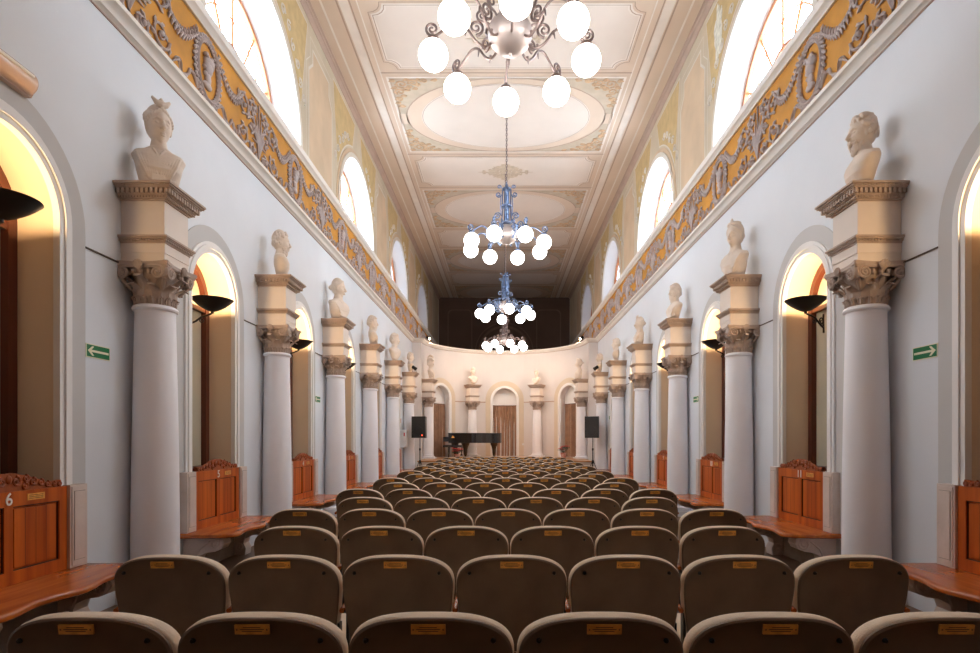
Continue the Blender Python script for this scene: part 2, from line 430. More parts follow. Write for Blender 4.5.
# ceiling with its painted panels
b = MB(); b.box(-UX-.1, UX+.1, YB-.1, YE+.1, CH, CH+.1)
Z1, Z2, Z3 = CH-.004, CH-.008, CH-.012
def cpoly(P, z, m): b.add([(x, y, z) for x, y in P], [tuple(range(len(P)))], m)
def cring(P, wd, z, m, closed=True):
    n = len(P); V = [Vector(p) for p in P]; vs = []
    for i in range(n):
        t0 = (V[i]-V[i-1]) if (closed or i) else V[1]-V[0]; t1 = (V[(i+1) % n]-V[i]) if (closed or i < n-1) else t0
        t = (t0.normalized()+t1.normalized()).normalized(); q = Vector((-t.y, t.x))*wd/2
        a, c = V[i]+q, V[i]-q; vs += [(a.x, a.y, z), (c.x, c.y, z)]
    b.add(vs, [(2*i, 2*i+1, (2*i+3) % (2*n), (2*i+2) % (2*n)) for i in range(n if closed else n-1)], m)
def cl(x0, x1, y0, y1, z, m): b.add([(x0, y0, z), (x1, y0, z), (x1, y1, z), (x0, y1, z)], [(0,1,2,3)], m)
for sx in (-1, 1):
    for x, wd, m in ((3.30, .04, 3), (3.02, .03, 2), (2.90, .17, 3), (2.79, .025, 2), (2.66, .025, 3)):
        cl(sx*x-wd/2, sx*x+wd/2, YB, YE, Z1, m)
def notch(cx_, cy, hx, hy, c=.28):
    P = [(-hx+c, -hy), (hx-c, -hy)]
    P += [(hx-c+c*sin(t)*.0+c*(1-cos(t))*1.0, -hy+c*sin(t)) for t in (.5, 1.07)]
    P += [(hx, -hy+c), (hx, hy-c)] + [(hx-c*(1-sin(t)), hy-c*cos(t)) for t in (.5, 1.07)]
    P += [(hx-c, hy), (-hx+c, hy)] + [(-(hx-c*(1-cos(t))), hy-c*(1-sin(t))) for t in (1.07, .5)][::-1] + [(-hx, hy-c), (-hx, -hy+c)]
    P += [(-(hx-c*(1-sin(t))), -hy+c*cos(t)) for t in (.5, 1.07)]
    return [(cx_+x, cy+y) for x, y in P]
def octa(cy, hx, hy, c=.28):
    P = []
    for sx, sy in ((1, -1), (1, 1), (-1, 1), (-1, -1)):
        q = []
        for t in (0, .4, .8, 1.2, pi/2):      # concave quarter-round notches
            q.append((sx*(hx-c*cos(t)), sy*(hy-c*sin(t))))
        q = [(sx*(hx-c*sin(t)), sy*(hy-c*cos(t))) for t in (pi/2, 1.2, .8, .4, 0)] if False else q
        # corner path must run round the outline
        if sx*sy < 0: q = q[::-1]
        P += q
    return [(x, cy+y) for x, y in P]
def octs(cy, hx, hy, c=.25):
    P = []
    for sx, sy in ((1, -1), (1, 1), (-1, 1), (-1, -1)):
        arcp = [(sx*(hx-c*sin(t)), sy*(hy-c*cos(t))) for t in (0, .39, .78, 1.17, pi/2)]   # circle about the corner
        if sx*sy > 0: arcp = arcp
        else: arcp = arcp[::-1]
        P += arcp
    return [(x, cy+y) for x, y in P]
ROS = [5.65*k for k in range(0, 6)]
for yr in ROS:
    P = octs(yr, 2.45, .88); cpoly(P, Z1, 1); cring(P, .09, Z2, 3); cring(P, .02, Z3, 2)
    cring(octs(yr, 2.52, .95), .018, Z2, 2)
    for e in (-1.06, 1.06): cl(-2.66, 2.66, yr+e-.02, yr+e+.02, Z1, 2)
    # oval section
    yo = yr+2.825; hy = 1.62
    cl(-2.55, 2.55, yo-hy, yo+hy, Z1, 4)
    E = [(2.38*cos(t), yo+1.60*sin(t)) for t in (2*pi*i/56 for i in range(56))]; cpoly(E, Z2, 5); cring(E, .03, Z3, 2)
    E = [(2.0*cos(t), yo+1.38*sin(t)) for t in (2*pi*i/56 for i in range(56))]; cpoly(E, Z3, 1); cring(E, .05, Z3-.004, 3); cring(E, .014, Z3-.008, 2)
    cring([(-2.55, yo-hy), (2.55, yo-hy), (2.55, yo+hy), (-2.55, yo+hy)], .07, Z3, 3); cring([(-2.5, yo-hy+.05), (2.5, yo-hy+.05), (2.5, yo+hy-.05), (-2.5, yo+hy-.05)], .015, Z3-.004, 2)
    for sx in (-1, 1):
        cl(sx*2.45-.10, sx*2.45+.10, yo-.22, yo+.22, Z3, 5)
        for sy in (-1, 1):
            R_ = random.Random(3)
            for (ux, uy, rr) in ((2.28, 1.38, .14), (2.02, 1.43, .11), (2.36, 1.10, .12), (1.78, 1.50, .07), (2.42, .82, .08), (2.2, 1.2, .07), (2.40, .55, .06), (1.55, 1.53, .05), (2.12, 1.28, .06), (1.92, 1.36, .05), (2.30, .95, .05), (2.46, 1.50, .05), (2.46, 1.25, .05), (2.15, 1.53, .05), (1.9, 1.54, .04), (2.46, .68, .05), (2.0, 1.22, .04)):
                pts = [(x, y_, Z3) for x, _, y_ in spiral(sx*ux, yo+sy*uy, rr, .02, R_.uniform(0, 6), 1.4*sx*sy, 16)]
                b.tube(pts, .022, 5, 6, flat=.35)
                b.ball((sx*ux+sx*rr*.9, yo+sy*(uy-.02), Z3), (.05, .03, .006), 6, 4, 6)
fixn(b.build('ceiling', [M_CEIL, M_CEILP, M_CLINE, M_CLINE2, M_CORNBG, M_CEIL, M_CORNAM], kind='structure', ang=30))

# ceiling roses
def rose_mb():
    b = MB(); b.lathe([(.02, CH-.06), (.10, CH-.05), (.16, CH-.02), (.17, CH)], 20)
    for k in range(8):
        a = 2*pi*k/8; e = 1.0 if k % 4 == 0 else (.62 if k % 2 else .72)
        Mx = Matrix.Rotation(a, 4, 'Z')
        for q in (-1, 1):
            for (u, v, r0) in ((.26, .07, .085), (.44*e, .10*e, .075), (.62*e, .05, .06), (.33, .19, .05)):
                pts = [(x, y_, CH-.012) for x, _, y_ in spiral(u, q*v, r0, .015, pi*.3*q, 1.4*q, 14)]
                b.tube(pts, .016, 5, 0, Mx, flat=.6)
        b.tube([(.15, 0, CH-.015), (.45*e, 0, CH-.02), (.8*e, 0, CH-.01)], [.02, .03, .006], 5, 0, Mx, flat=.5)
    return b
M_ROSE = mat('gilt_plaster_rose', (.62, .50, .37), .6, var=.15, scale=10)
rb = rose_mb(); r0 = trim(rb, M_ROSE)
for k, yr in enumerate(ROS[1:5]):
    if k == 0: r0.location = (0, yr, 0)
    else:
        TRIM[0] += 1; o = r0.copy(); o.name = 'trim_%d' % TRIM[0]; COL.objects.link(o); o.location = (0, yr, 0)

# clerestory windows
WN = [0]
for side, sd in (('left', -1), ('right', 1)):
    fu = side_map(sd, UX)
    for y in WINY:
        WN[0] += 1; a = (y, 1.5, UZS, 6.12)
        b = MB()
        band(b, fu, a, 1.42, 1.5, .43, .36, 0); band(b, fu, a, .62, .67, .42, .38, 0, n=20)
        for t in (30, 60, 90, 120, 150):
            t = radians(t); p0 = fu(y+.64*cos(t), UZS+.64*sin(t), .40); p1 = fu(y+1.44*cos(t), UZS+1.44*sin(t), .40)
            b.tube([p0, p1], .022, 4)
        arcm = [fu(y+1.05*cos(pi*i/20), UZS+1.05*sin(pi*i/20), .40) for i in range(21)]; b.tube(arcm, .014, 4)
        b.tube([fu(y, 6.12, .40), fu(y, UZS+.66, .40)], .025, 4)
        x0, x1 = sorted((sd*(UX+.37), sd*(UX+.43))); b.box(x0, x1, y-1.5, y+1.5, 6.12, 6.18); b.box(x0, x1, y-1.5, y+1.5, UZS-.03, UZS+.02)
        wo = fixn(b.build('window_%d' % WN[0], M_FRAME, kind='structure', ang=30))
        b = MB(); disc_panel(b, fu, a, 1.46, .405); b.build('pane', M_GLASS2 if y > 22 or y < 0 else (M_GLASS3 if y > 19 or y < 4 else M_GLASS), wo, 0)
        if True:
            ld = bpy.data.lights.new('daylight_portal', 'AREA'); ld.shape = 'RECTANGLE'; ld.size = 2.3; ld.size_y = 3.2
            ld.cycles.is_portal = True
            lo = bpy.data.objects.new('daylight_portal', ld); COL.objects.link(lo); lo.location = (sd*(UX+.5), y, 7.1)
            lo.rotation_euler = (0, sd*pi/2, 0)
# niche windows behind the benches
for side, sd in (('left', -1), ('right', 1)):
    fm = side_map(sd, WX)
    for y in BAY:
        WN[0] += 1; a = (y, .5, ZS, 1.0); b = MB()
        band(b, fm, a, .42, .50, .36, .29, 0)
        x0, x1 = sorted((sd*(WX+.30), sd*(WX+.36)))
        b.box(x0, x1, y-.03, y+.03, 1.0, ZS+.45); b.box(x0, x1, y-.5, y+.5, 2.95, 3.0)
        x2, x3 = sorted((sd*(WX+.06), sd*(WX+.36))); b.box(x2, x3, y-.5, y+.5, 1.0, 1.045); b.box(x2, x3, y-.5, y+.5, 1.07, 1.10)
        wo = fixn(b.build('window_%d' % WN[0], M_DKWOOD, kind='structure', ang=30))
        b = MB(); disc_panel(b, fm, a, .5, .35); b.build('blind', M_BLIND, wo, 0)

# stage
b = MB()
P = [(-2.88, 19.3), (2.88, 19.3), (2.88, YC+.02)] + [((RA-.01)*sin(a), YC+(RA-.01)*cos(a)) for a in (pi/2-pi*i/36 for i in range(2, 35))] + [(-2.88, YC+.02)]
b.prism(P, .66, 1); b.prism([(x*1.005, y-.02 if y < 20 else y) for x, y in P], .04, 0, Matrix.Translation((0, 0, .66)))
for a in (-56, 0, 56):
    q = radians(a); c, s_ = cos(q), sin(q); Mx = Matrix.Translation((0, YC, 0)) @ Matrix.Rotation(-q, 4, 'Z')
    b.box(-.5, .5, RA-.05, RA+.3, .60, .697, 0, Mx)
st = fixn(b.build('floor_stage', [M_STAGE, M_STAGEF], kind='structure', ang=0))

# ---------------------------------------------------------------- frieze relief
def relief_mb():
    L = 2.75; b = MB()
    def rib(pts, wd):
        P = [Vector(p) for p in pts]; cr = []
        for i in range(len(P)-1):
            p0, p1, p2, p3 = P[max(i-1, 0)], P[i], P[i+1], P[min(i+2, len(P)-1)]
            for u in (0, .25, .5, .75): cr.append(.5*((2*p1)+(-p0+p2)*u+(2*p0-5*p1+4*p2-p3)*u*u+(-p0+3*p1-3*p2+p3)*u**3))
        cr.append(P[-1]); n_ = len(cr)
        for o in (-.4, .4): b.tube([p+Vector((0, .004+.012*sin(j*.9+o*3), o*wd)) for j, p in enumerate(cr)], [wd*.62*(1-.6*(j/n_)**3) for j in range(n_)], 6, flat=.6)
    def T(x, z, d=.0): return (x, d, z)          # x along wall, y out of wall, z up (frieze centre)
    # wreath
    for i in range(34):
        t = 2*pi*i/34
        for q in (-1, 0, 1):
            rx, rz = .26+.030*q, .355+.030*q
            b.ball((rx*cos(t+.09*q), .014, rz*sin(t+.09*q)), (.024, .022, .024), 6, 4)
    b.tube([T(.235*cos(2*pi*i/32), .345*sin(2*pi*i/32), .012) for i in range(33)], .035, 6, flat=.6)
    # profile head in the medallion
    b.ball((.0, .01, .05), (.085, .05, .11), 12, 8); b.ball((-.02, .01, .10), (.10, .055, .08), 12, 8)
    b.ball((.075, .012, .02), (.03, .025, .022), 8, 6); b.ball((.055, .01, -.05), (.035, .03, .03), 8, 6)
    b.ball((.0, .01, -.09), (.055, .035, .10), 10, 6); b.ball((.01, .01, -.17), (.09, .035, .045), 10, 6)
    for i in range(9): b.ball((-.08+.02*i, .03, .14+.03*sin(i*1.1)), .026, 6, 4)
    # ribbons
    for q in (-1, 1):
        pts = [T(q*.20, -.30), T(q*.34, -.20), T(q*.42, -.31), T(q*.52, -.34), T(q*.58, -.24), T(q*.66, -.30), T(q*.72, -.38)]
        rib(pts, .034)
        pts = [T(q*.18, -.33), T(q*.24, -.41), T(q*.34, -.40), T(q*.40, -.43)]; rib(pts, .026)
        # leafy swag from wreath top
        for i in range(13):
            t = i/12; x = q*(.22+.62*t); z = .30-.26*sin(pi*min(1, t*.85))*1.0+.05*t
            b.ball((x, .015, z), (.022, .02, .022), 6, 4)
            for s in (-1, 1):
                b.tube([T(x, z, .012), T(x+q*.03, z+s*.035, .02), T(x+q*.03, z+s*.075, .012)], [.010, .018, .004], 5)
        # acanthus scrolls
        for (cx_, cz_, r_, a0, tu) in ((.92, .16, .17, pi, -1.5), (.90, -.20, .15, pi, 1.5), (1.18, .27, .10, 0, 1.4), (1.18, -.30, .10, 0, -1.4), (1.16, .02, .12, pi*.9, -1.3)):
            sp = spiral(q*cx_, cz_, r_, .02, a0 if q > 0 else pi-a0, tu*q, 26, .012)
            n_ = len(sp); b.tube(sp, [.020-.012*i/n_ for i in range(n_)], 6, flat=.9)
            b.ball((q*cx_, .02, cz_), .03, 8, 5)
            for i in range(1, n_-8, 3):
                p = Vector(sp[i]); o = (p-Vector((q*cx_, .012, cz_))).normalized()
                tn = (Vector(sp[i+1])-p).normalized()
                b.tube([p, p+o*.035+tn*.03, p+o*.055+tn*.07], [.016, .020, .004], 5)
    # palmette between panels
    for q in (-1, 1):
        for k in range(5):
            t = k/4*pi*.5
            b.tube([(q*L/2, .01, -.32), (q*(L/2-.06*sin(t)), .02, -.14), (q*(L/2-.22*sin(t)), .012, -.14+.42*cos(t))], [.012, .024, .005], 5)
        b.tube([(q*L/2, .01, -.42), (q*L/2, .012, .42)], .012, 5)
    return b
rm = relief_mb()
first = None
for sd, fr in ((-1, FR), (1, FR2)):
    for k in range(-2, 10):
        y = 6.55+2.75*k
        if first is None:
            o = fixn(rm.build('relief_ornament', M_RELIEF, fr, ang=60)); first = o
        else:
            o = first.copy(); COL.objects.link(o); o.parent = fr
        o['kind'] = 'structure'
        o.scale = (1, 1, .96)
        o.rotation_euler = (0, 0, -pi/2 if sd < 0 else pi/2); o.location = (sd*(WX-.002), y, 5.53)

# ---------------------------------------------------------------- columns
def clampx(b, x=-.187):
    b.v = [(max(p[0], x), p[1], p[2]) for p in b.v]; return b
def slab(b, h, z0, z1, m=0): b.box(-.187, h, -h, h, z0, z1, m)
def base_mb():
    b = MB(); b.box(-.187, .27, -.27, .27, 0, .10)
    b.lathe([(.235, .10), (.25, .125), (.25, .155), (.23, .18), (.205, .19), (.20, .22), (.215, .235), (.22, .26), (.205, .285), (.195, .29), (.195, .31)], 40)
    return clampx(b)
def shaft_mb():
    b = MB(); prof = [(.200, .31), (.194, .33)]
    for i in range(13):
        t = i/12; prof.append((.194-.032*t**1.6, .35+(2.50-.35)*t))
    prof += [(.162, 2.54), (.165, 2.555), (.180, 2.56), (.187, 2.575), (.180, 2.592), (.17, 2.60), (.16, 2.605)]
    return clampx(b.lathe(prof, 48))
def leaf(b, ang, z0, h, rb, w0, out, m=0):
    n, c = 9, 5; vs = []; 
    for layer in (0, 1):
        for i in range(n):
            t = i/(n-1)
            r = rb+.006+.012*t + (out*max(0, t-.45)**1.6*2.6); z = z0+h*min(1, t*1.08)
            if t > .8: z = z0+h*(1-(t-.8)*1.3)
            wd = w0*(1-.55*max(0, t-.5)*2)*(1+.16*cos(t*22))
            for j in range(c):
                u = (j/(c-1)-.5)*2; a = ang+u*wd/r; rr = r - layer*.012 + (.008 if j == 2 else (-.004 if j % 2 else 0))
                vs.append((rr*cos(a), rr*sin(a), z))
    fs = []
    for l in (0, 1):
        for i in range(n-1):
            for j in range(c-1):
                q = l*n*c+i*c+j; fs.append((q, q+1, q+c+1, q+c))
    for i in range(n-1):
        for j in (0, c-1):
            q = i*c+j; fs.append((q, q+c, q+c+n*c, q+n*c))
    for j in range(c-1):
        q = (n-1)*c+j; fs.append((q, q+1, q+1+n*c, q+n*c))
    b.add(vs, fs, m)
def capital_mb():
    b = MB(); Z = 2.60; b.lathe([(.155, Z), (.153, Z+.05), (.155, Z+.15), (.17, Z+.24), (.205, Z+.29), (.205, Z+.31)], 32)
    for k in range(16): leaf(b, 2*pi*k/16, Z+.005, .075, .155, .025, .012)
    for k in range(8): leaf(b, 2*pi*k/8+pi/8, Z+.055, .13, .157, .055, .09)
    for k in range(8): leaf(b, 2*pi*k/8, Z+.07, .19, .158, .048, .12)
    # ovolo
    for k in range(20):
        a = 2*pi*k/20; b.ball((.212*cos(a), .212*sin(a), Z+.275), (.02, .02, .026), 6, 5)
    for k in range(4):
        Mx = Matrix.Rotation(k*pi/2, 4, 'Z')
        for q in (-1, 1):
            sp = [(x, .225-abs(x)*.02+.012*i/24, z) for i, (x, _, z) in enumerate(spiral(q*.150, Z+.262, .056, .010, pi/2, -1.9*q, 24))]
            b.tube([(0.02*q, .222, Z+.315)]+sp, [.013]+[.017-.008*i/24 for i in range(25)], 6, 0, Mx)
            b.ball((q*.150, .235, Z+.262), .018, 8, 5, 0, Mx)
        # corner bracket under the abacus
        Md = Matrix.Rotation(k*pi/2+pi/4, 4, 'Z')
        b.tube([(0, .19, Z+.13), (0, .25, Z+.20), (0, .295, Z+.27), (0, .30, Z+.31)], [.012, .02, .03, .02], 6, 0, Md)
        # shell
        for j in range(7):
            t = radians(-60+20*j); b.tube([(0, .232, Z+.28), (.03*sin(t), .256, Z+.305), (.052*sin(t), .262, Z+.30+.062*cos(t))], [.006, .012, .008], 5, 0, Mx)
    # abacus, concave sides
    P = []
    for k in range(4):
        a0 = -pi/4+k*pi/2
        for i in range(9):
            u = i/8; h = .24-.045*sin(pi*u); q = (h, (-.24+.48*u)*.96)
            P.append((q[0]*cos(k*pi/2)-q[1]*sin(k*pi/2), q[0]*sin(k*pi/2)+q[1]*cos(k*pi/2)))
    b.prism(P, .02, 0, Matrix.Translation((0, 0, Z+.31))); b.prism([(x*1.04, y*1.04) for x, y in P], .03, 0, Matrix.Translation((0, 0, Z+.33)))
    return clampx(b)
def block_mb():
    b = MB(); slab(b, .190, 2.96, 3.035); slab(b, .197, 3.035, 3.12); slab(b, .190, 3.175, 3.49)
    return b
def dent(b, h, z0, z1, pitch, wd, out):
    n = int(2*h/pitch)
    for i in range(n+1):
        u = -h+(2*h)*i/n
        b.box(u-wd/2, u+wd/2, h-.001, h+out, z0, z1); b.box(u-wd/2, u+wd/2, -h-out, -h+.001, z0, z1)
        b.box(h-.001, h+out, u-wd/2, u+wd/2, z0, z1)
def mid_mb():
    b = MB(); slab(b, .205, 3.118, 3.132); slab(b, .212, 3.132, 3.152); dent(b, .212, 3.134, 3.150, .026, .014, .010)
    slab(b, .228, 3.152, 3.162); slab(b, .238, 3.162, 3.18); return clampx(b)
def top_mb():
    b = MB(); slab(b, .205, 3.485, 3.50); slab(b, .225, 3.50, 3.522); dent(b, .225, 3.502, 3.520, .024, .014, .010)
    slab(b, .240, 3.522, 3.53); slab(b, .245, 3.53, 3.575); dent(b, .245, 3.533, 3.573, .040, .024, .024)
    slab(b, .275, 3.575, 3.585); slab(b, .285, 3.585, 3.602); dent(b, .285, 3.586, 3.600, .022, .014, .006); slab(b, .302, 3.602, 3.62)
    return clampx(b)
def make_column():
    t = thing('column', 'x', 'column')
    fixn(base_mb().build('base', M_SHAFT, t)); shaft_mb().build('shaft', M_SHAFT, t)
    c = capital_mb().build('capital', M_CAP, t, ang=50); c['label'] = 'tan carved composite capital with leaves and volutes'
    fixn(c); block_mb().build('entablature_block', M_ENT, t, 0)
    mid_mb().build('moulding', M_CORN, t, 0); top_mb().build('cornice', M_CORN, t, 0)
    return t
col0 = make_column(); first_c = True
POS = []     # bust stands: x, y, rz (rotation so +x local faces the room)
def put_col(x, y, rz, label, short=0):
    global first_c
    if first_c: o = col0; first_c = False; o.location = (x, y, 0); o.rotation_euler = (0,0,rz); o['label'] = label; o['group'] = 'columns along the hall'
    else: o = dup(col0, (x, y, 0), rz, label, 'columns along the hall')
    return o
for sd, nm in ((-1, 'left'), (1, 'right')):
    for k in range(6):
        lb = ('white column against the %s wall, %s' % (nm, 'nearest the camera' if k == 0 else ORD[k]+' from the camera'))
        put_col(sd*COLX, C1+PITCH*k, 0 if sd < 0 else pi, lb)
# apse columns stand on the stage: shorter base/shaft
def short_col():
    t = thing('column', 'x', 'column', group='columns in the apse')
    b = MB(); b.v = [(x, y, .70+z*.5) for x, y, z in base_mb().v]; q = base_mb(); b.f = q.f; b.m = q.m; fixn(b.build('base', M_SHAFT, t))
    q = shaft_mb(); b = MB(); b.f = q.f; b.m = q.m; b.v = [(x, y, .855+(z-.31)*(2.605-.855)/(2.605-.31)) for x, y, z in q.v]; b.build('shaft', M_SHAFT, t)
    for ch in col0.children:
        if ch.name.split('.')[0] in ('capital', 'entablature_block', 'moulding', 'cornice'):
            c = ch.copy(); COL.objects.link(c); c.parent = t
    return t
sc0 = short_col(); ap = []
for i, (deg, lb) in enumerate(((-83, 'pink-lit column at the left end of the apse curve'), (-27.5, 'slim column left of the central curtain, behind the piano'),
                               (27.5, 'slim column right of the central curtain'), (83, 'pink-lit column at the right end of the apse curve'))):
    q = radians(deg); R = RA-.19; x, y = R*sin(q), YC+R*cos(q); rz = -pi/2-q
    o = sc0 if i == 0 else dup(sc0)
    o.location = (x, y, 0); o.rotation_euler = (0, 0, rz); o['label'] = lb; ap.append((x, y, rz))

# ---------------------------------------------------------------- busts
def head_mb(kind, female, z0):
    b = MB(); nu, nv = 40, 30; vs = []; fs = []
    def g(x, z, cx_, cz_, s): return math.exp(-((x-cx_)**2+(z-cz_)**2)/(2*s*s))
    rx, ry, rz = (.080, .098, .125) if not female else (.078, .094, .120)
    for j in range(nv+1):
        t = pi*j/nv
        for i in range(nu):
            a = 2*pi*i/nu; X, Y, Z = sin(t)*cos(a), sin(t)*sin(a), -cos(t)
            x, y, z = X*rx, Y*ry, Z*rz
            if z < 0: x *= 1-.30*(-Z)**1.5; 
            if z < 0 and y < 0: y *= 1-.35*(-Z)
            if z < -.02 and y > 0: y *= 1+.10*(-Z)
            if y > 0:
                k = min(1, y/.05)
                y += k*(.010*g(x, z, 0, .028, .022)+.007*g(x, z, .035, .026, .012)+.007*g(x, z, -.035, .026, .012)
                        - .017*g(x, z, .031, .004, .013)-.017*g(x, z, -.031, .004, .013)
                        + .008*g(x, z, .045, -.03, .016)+.008*g(x, z, -.045, -.03, .016)
                        - .006*g(x, z, 0, -.084, .010)+.012*g(x, z, 0, -.104, .018)-.008*g(x, z, .03, -.065, .013)-.008*g(x, z, -.03, -.065, .013))
            vs.append((x, y, z+z0))
    for j in range(nv):
        for i in range(nu): fs.append((j*nu+i, j*nu+(i+1) % nu, (j+1)*nu+(i+1) % nu, (j+1)*nu+i))
    b.add(vs, fs)
    fy = ry
    b.tube([(0, fy-.012, z0+.028), (0, fy+.006, z0+.005), (0, fy+.026, z0-.030), (0, fy+.010, z0-.040)], [.007, .009, .015, .012], 8)
    for s in (-1, 1):
        b.ball((s*.031, fy-.022, z0+.004), (.017, .012, .0085), 10, 8); b.ball((s*.012, fy+.008, z0-.034), (.009, .010, .008), 8, 6)
        b.tube([(s*.013, fy-.002, z0+.022), (s*.035, fy-.006, z0+.029), (s*.055, fy-.030, z0+.018)], [.006, .007, .005], 6)
        b.ball((s*.079, -.004, z0-.004), (.011, .020, .032), 8, 8)
    b.ball((0, fy+.002, z0-.062), (.022, .010, .006), 10, 6); b.ball((0, fy+.000, z0-.074), (.018, .010, .007), 10, 6)
    R = random.Random(hash_(kind)); 
    def curls(n, zmin, big=.017):
        for i in range(n):
            u = R.random(); a = R.uniform(0, 2*pi); Z = u*1.0-.25; rr = sqrt(max(0, 1-Z*Z)); X, Y = rr*cos(a), rr*sin(a)
            if Y > .35 and Z < .52: continue
            if Y > 0 and Z < .15: continue
            if abs(X) > .85 and Y > -.1 and Z < .2: continue
            b.ball((X*rx*1.14, Y*ry*1.08-.008, z0+.008+Z*rz*1.10), R.uniform(.7, 1.15)*big, 7, 5)
    def cap(sc=1.07):
        b.ball((0, -.020, z0+.030), (rx*sc, ry*.95*sc, rz*.86*sc), 24, 16)
    cap(1.12)
    if kind in ('diana', 'diadem', 'bun'):
        for i in range(15):    # waved hair swept back
            t = radians(-100+200*i/14)
            b.tube([(sin(t)*rx*1.02, cos(t)*ry*.68+.012, z0+.085-abs(t)*.045), (sin(t)*rx*1.08, cos(t)*ry*.1-.02, z0+.118-abs(t)*.045), (sin(t)*.03, -.10, z0+.03)], [.017, .019, .015], 6)
        b.ball((0, -.118, z0+.02), (.042, .036, .038), 12, 9)
        b.ball((0, -.118, z0+.02), (.03, .045, .028), 12, 9)
    else:
        curls(230, 0, .018)
    if kind == 'diana':       # crescent diadem
        b.tube([(-.060, .045, z0+.158), (-.036, .055, z0+.132), (0, .060, z0+.120), (.036, .055, z0+.132), (.060, .045, z0+.158)], [.009, .018, .024, .018, .009], 8)
        b.ball((0, .055, z0+.135), (.02, .014, .03), 8, 6)
    if kind == 'diadem':
        pts = [(.074*sin(radians(a)), .060*cos(radians(a)), z0+.105+.012*cos(radians(a))) for a in range(-90, 91, 18)]; b.tube(pts, .016, 6)
        b.ball((0, .055, z0+.135), (.018, .014, .028), 8, 6)
    if kind in ('beard', 'beardlong', 'wreath'):
        n = 80 if kind != 'beardlong' else 120
        for i in range(n):
            a = R.uniform(-1.35, 1.35); zz = R.uniform(-.062, -.135 if kind != 'beardlong' else -.165)
            k = 1-.35*max(0, (-zz-.07)/.08); x = .068*sin(a)*k; y = .088*cos(a)*k+.006
            if abs(x) < .02 and zz > -.082: continue
            b.ball((x, y, z0+zz), R.uniform(.010, .016), 7, 5)
        for s in (-1, 1): b.tube([(0, fy+.008, z0-.052), (s*.02, fy+.004, z0-.056), (s*.04, fy-.015, z0-.08)], [.006, .009, .006], 6)
    if kind == 'wreath':
        for i in range(22):
            a = 2*pi*i/22; b.ball((.086*cos(a), .10*sin(a)-.01, z0+.07+.02*sin(a)), (.018, .018, .013), 7, 5)
    if kind == 'helmet':
        b.ball((0, -.02, z0+.05), (.098, .125, .115), 20, 14)
        b.tube([(0, .10, z0+.14), (0, .05, z0+.20), (0, -.04, z0+.225), (0, -.12, z0+.18), (0, -.155, z0+.08), (0, -.15, z0-.03)], [.014, .028, .034, .032, .026, .014], 8)
        b.tube([(-.07, .075, z0+.065), (0, .118, z0+.085), (.07, .075, z0+.065)], [.012, .018, .012], 8)
    if kind == 'bald': pass
    return b
def hash_(s): return sum(ord(c)*(i+3) for i, c in enumerate(s))
def torso(kind, wide=.205, drape=True, bottom=.055):
    b = MB()
    if wide < .18:    # herm-cut bust: neck and breast coming to a rounded point
        S = [(.05, .055, .060, .0), (.09, .085, .070, .005), (.15, .125, .080, .008), (.22, .155, .088, .005), (.28, .165, .085, -.005), (.32, .14, .078, -.01), (.345, .105, .070, -.01), (.375, .078, .074, -.006), (.43, .070, .072, .0), (.50, .065, .065, .0)]
    else:
        S = [(.05, .085, .060, .0), (.10, .125, .078, .01), (.17, .165, .10, .018), (.235, .20, .108, .012), (.285, .225, .098, .0), (.325, .20, .085, -.01), (.345, .135, .076, -.014), (.375, .076, .070, -.01), (.44, .062, .065, .0), (.50, .06, .06, .0)]
    if kind in ('diana', 'diadem', 'bun'):
        S = [(z, hx if z > .24 else hx+(.24-z)*.30, hy+(.02 if z < .2 else 0), oy) for z, hx, hy, oy in S]; S = [(.03, S[0][1]*.8, .055, 0)]+S
    n = 36; vs = []; fs = []
    for z, hx, hy, oy in S:
        for i in range(n):
            a = 2*pi*i/n; e = .82
            X = math.copysign(abs(cos(a))**e, cos(a))*hx; Y = math.copysign(abs(sin(a))**e, sin(a))*hy
            vs.append((X, Y+oy, z))
    for j in range(len(S)-1):
        for i in range(n): fs.append((j*n+i, j*n+(i+1) % n, (j+1)*n+(i+1) % n, (j+1)*n+i))
    fs += [tuple(range(n))[::-1], tuple((len(S)-1)*n+i for i in range(n))]
    b.add(vs, fs)
    if kind in ('diana', 'diadem', 'bun'):
        for s in (-1, 1): b.ball((s*.070, .082, .195), (.045, .035, .042), 14, 10)
    else:
        for s in (-1, 1): b.ball((s*.07, .07, .215), (.065, .035, .04), 14, 10)
    if drape:
        k = wide/.205
        for q in (-1, 1):
            for i in range(6):
                o = i*.022
                b.tube([(q*(.185*k-o*.75), -.03, .325+o*.12), (q*(.175*k-o*.85), .068, .285+o*.1), (q*(.150*k-o), .110+o*.05, .21), (q*(.105*k-o*.8), .118, .13), (q*(.06*k-o*.5), .095, .065)], [.011, .0125, .0125, .012, .009], 6)
        for i in range(4):
            o = i*.02
            b.tube([(-.13+o*.3, .07, .10+o), (-.04, .115, .075+o*.6), (.05, .118, .075+o*.5), (.14-o, .07, .13+o)], .012, 6)
        b.tube([(-.05, .065, .345), (-.02, .09, .30), (0, .10, .25), (.02, .09, .30), (.05, .065, .345)], .008, 6)
    return b
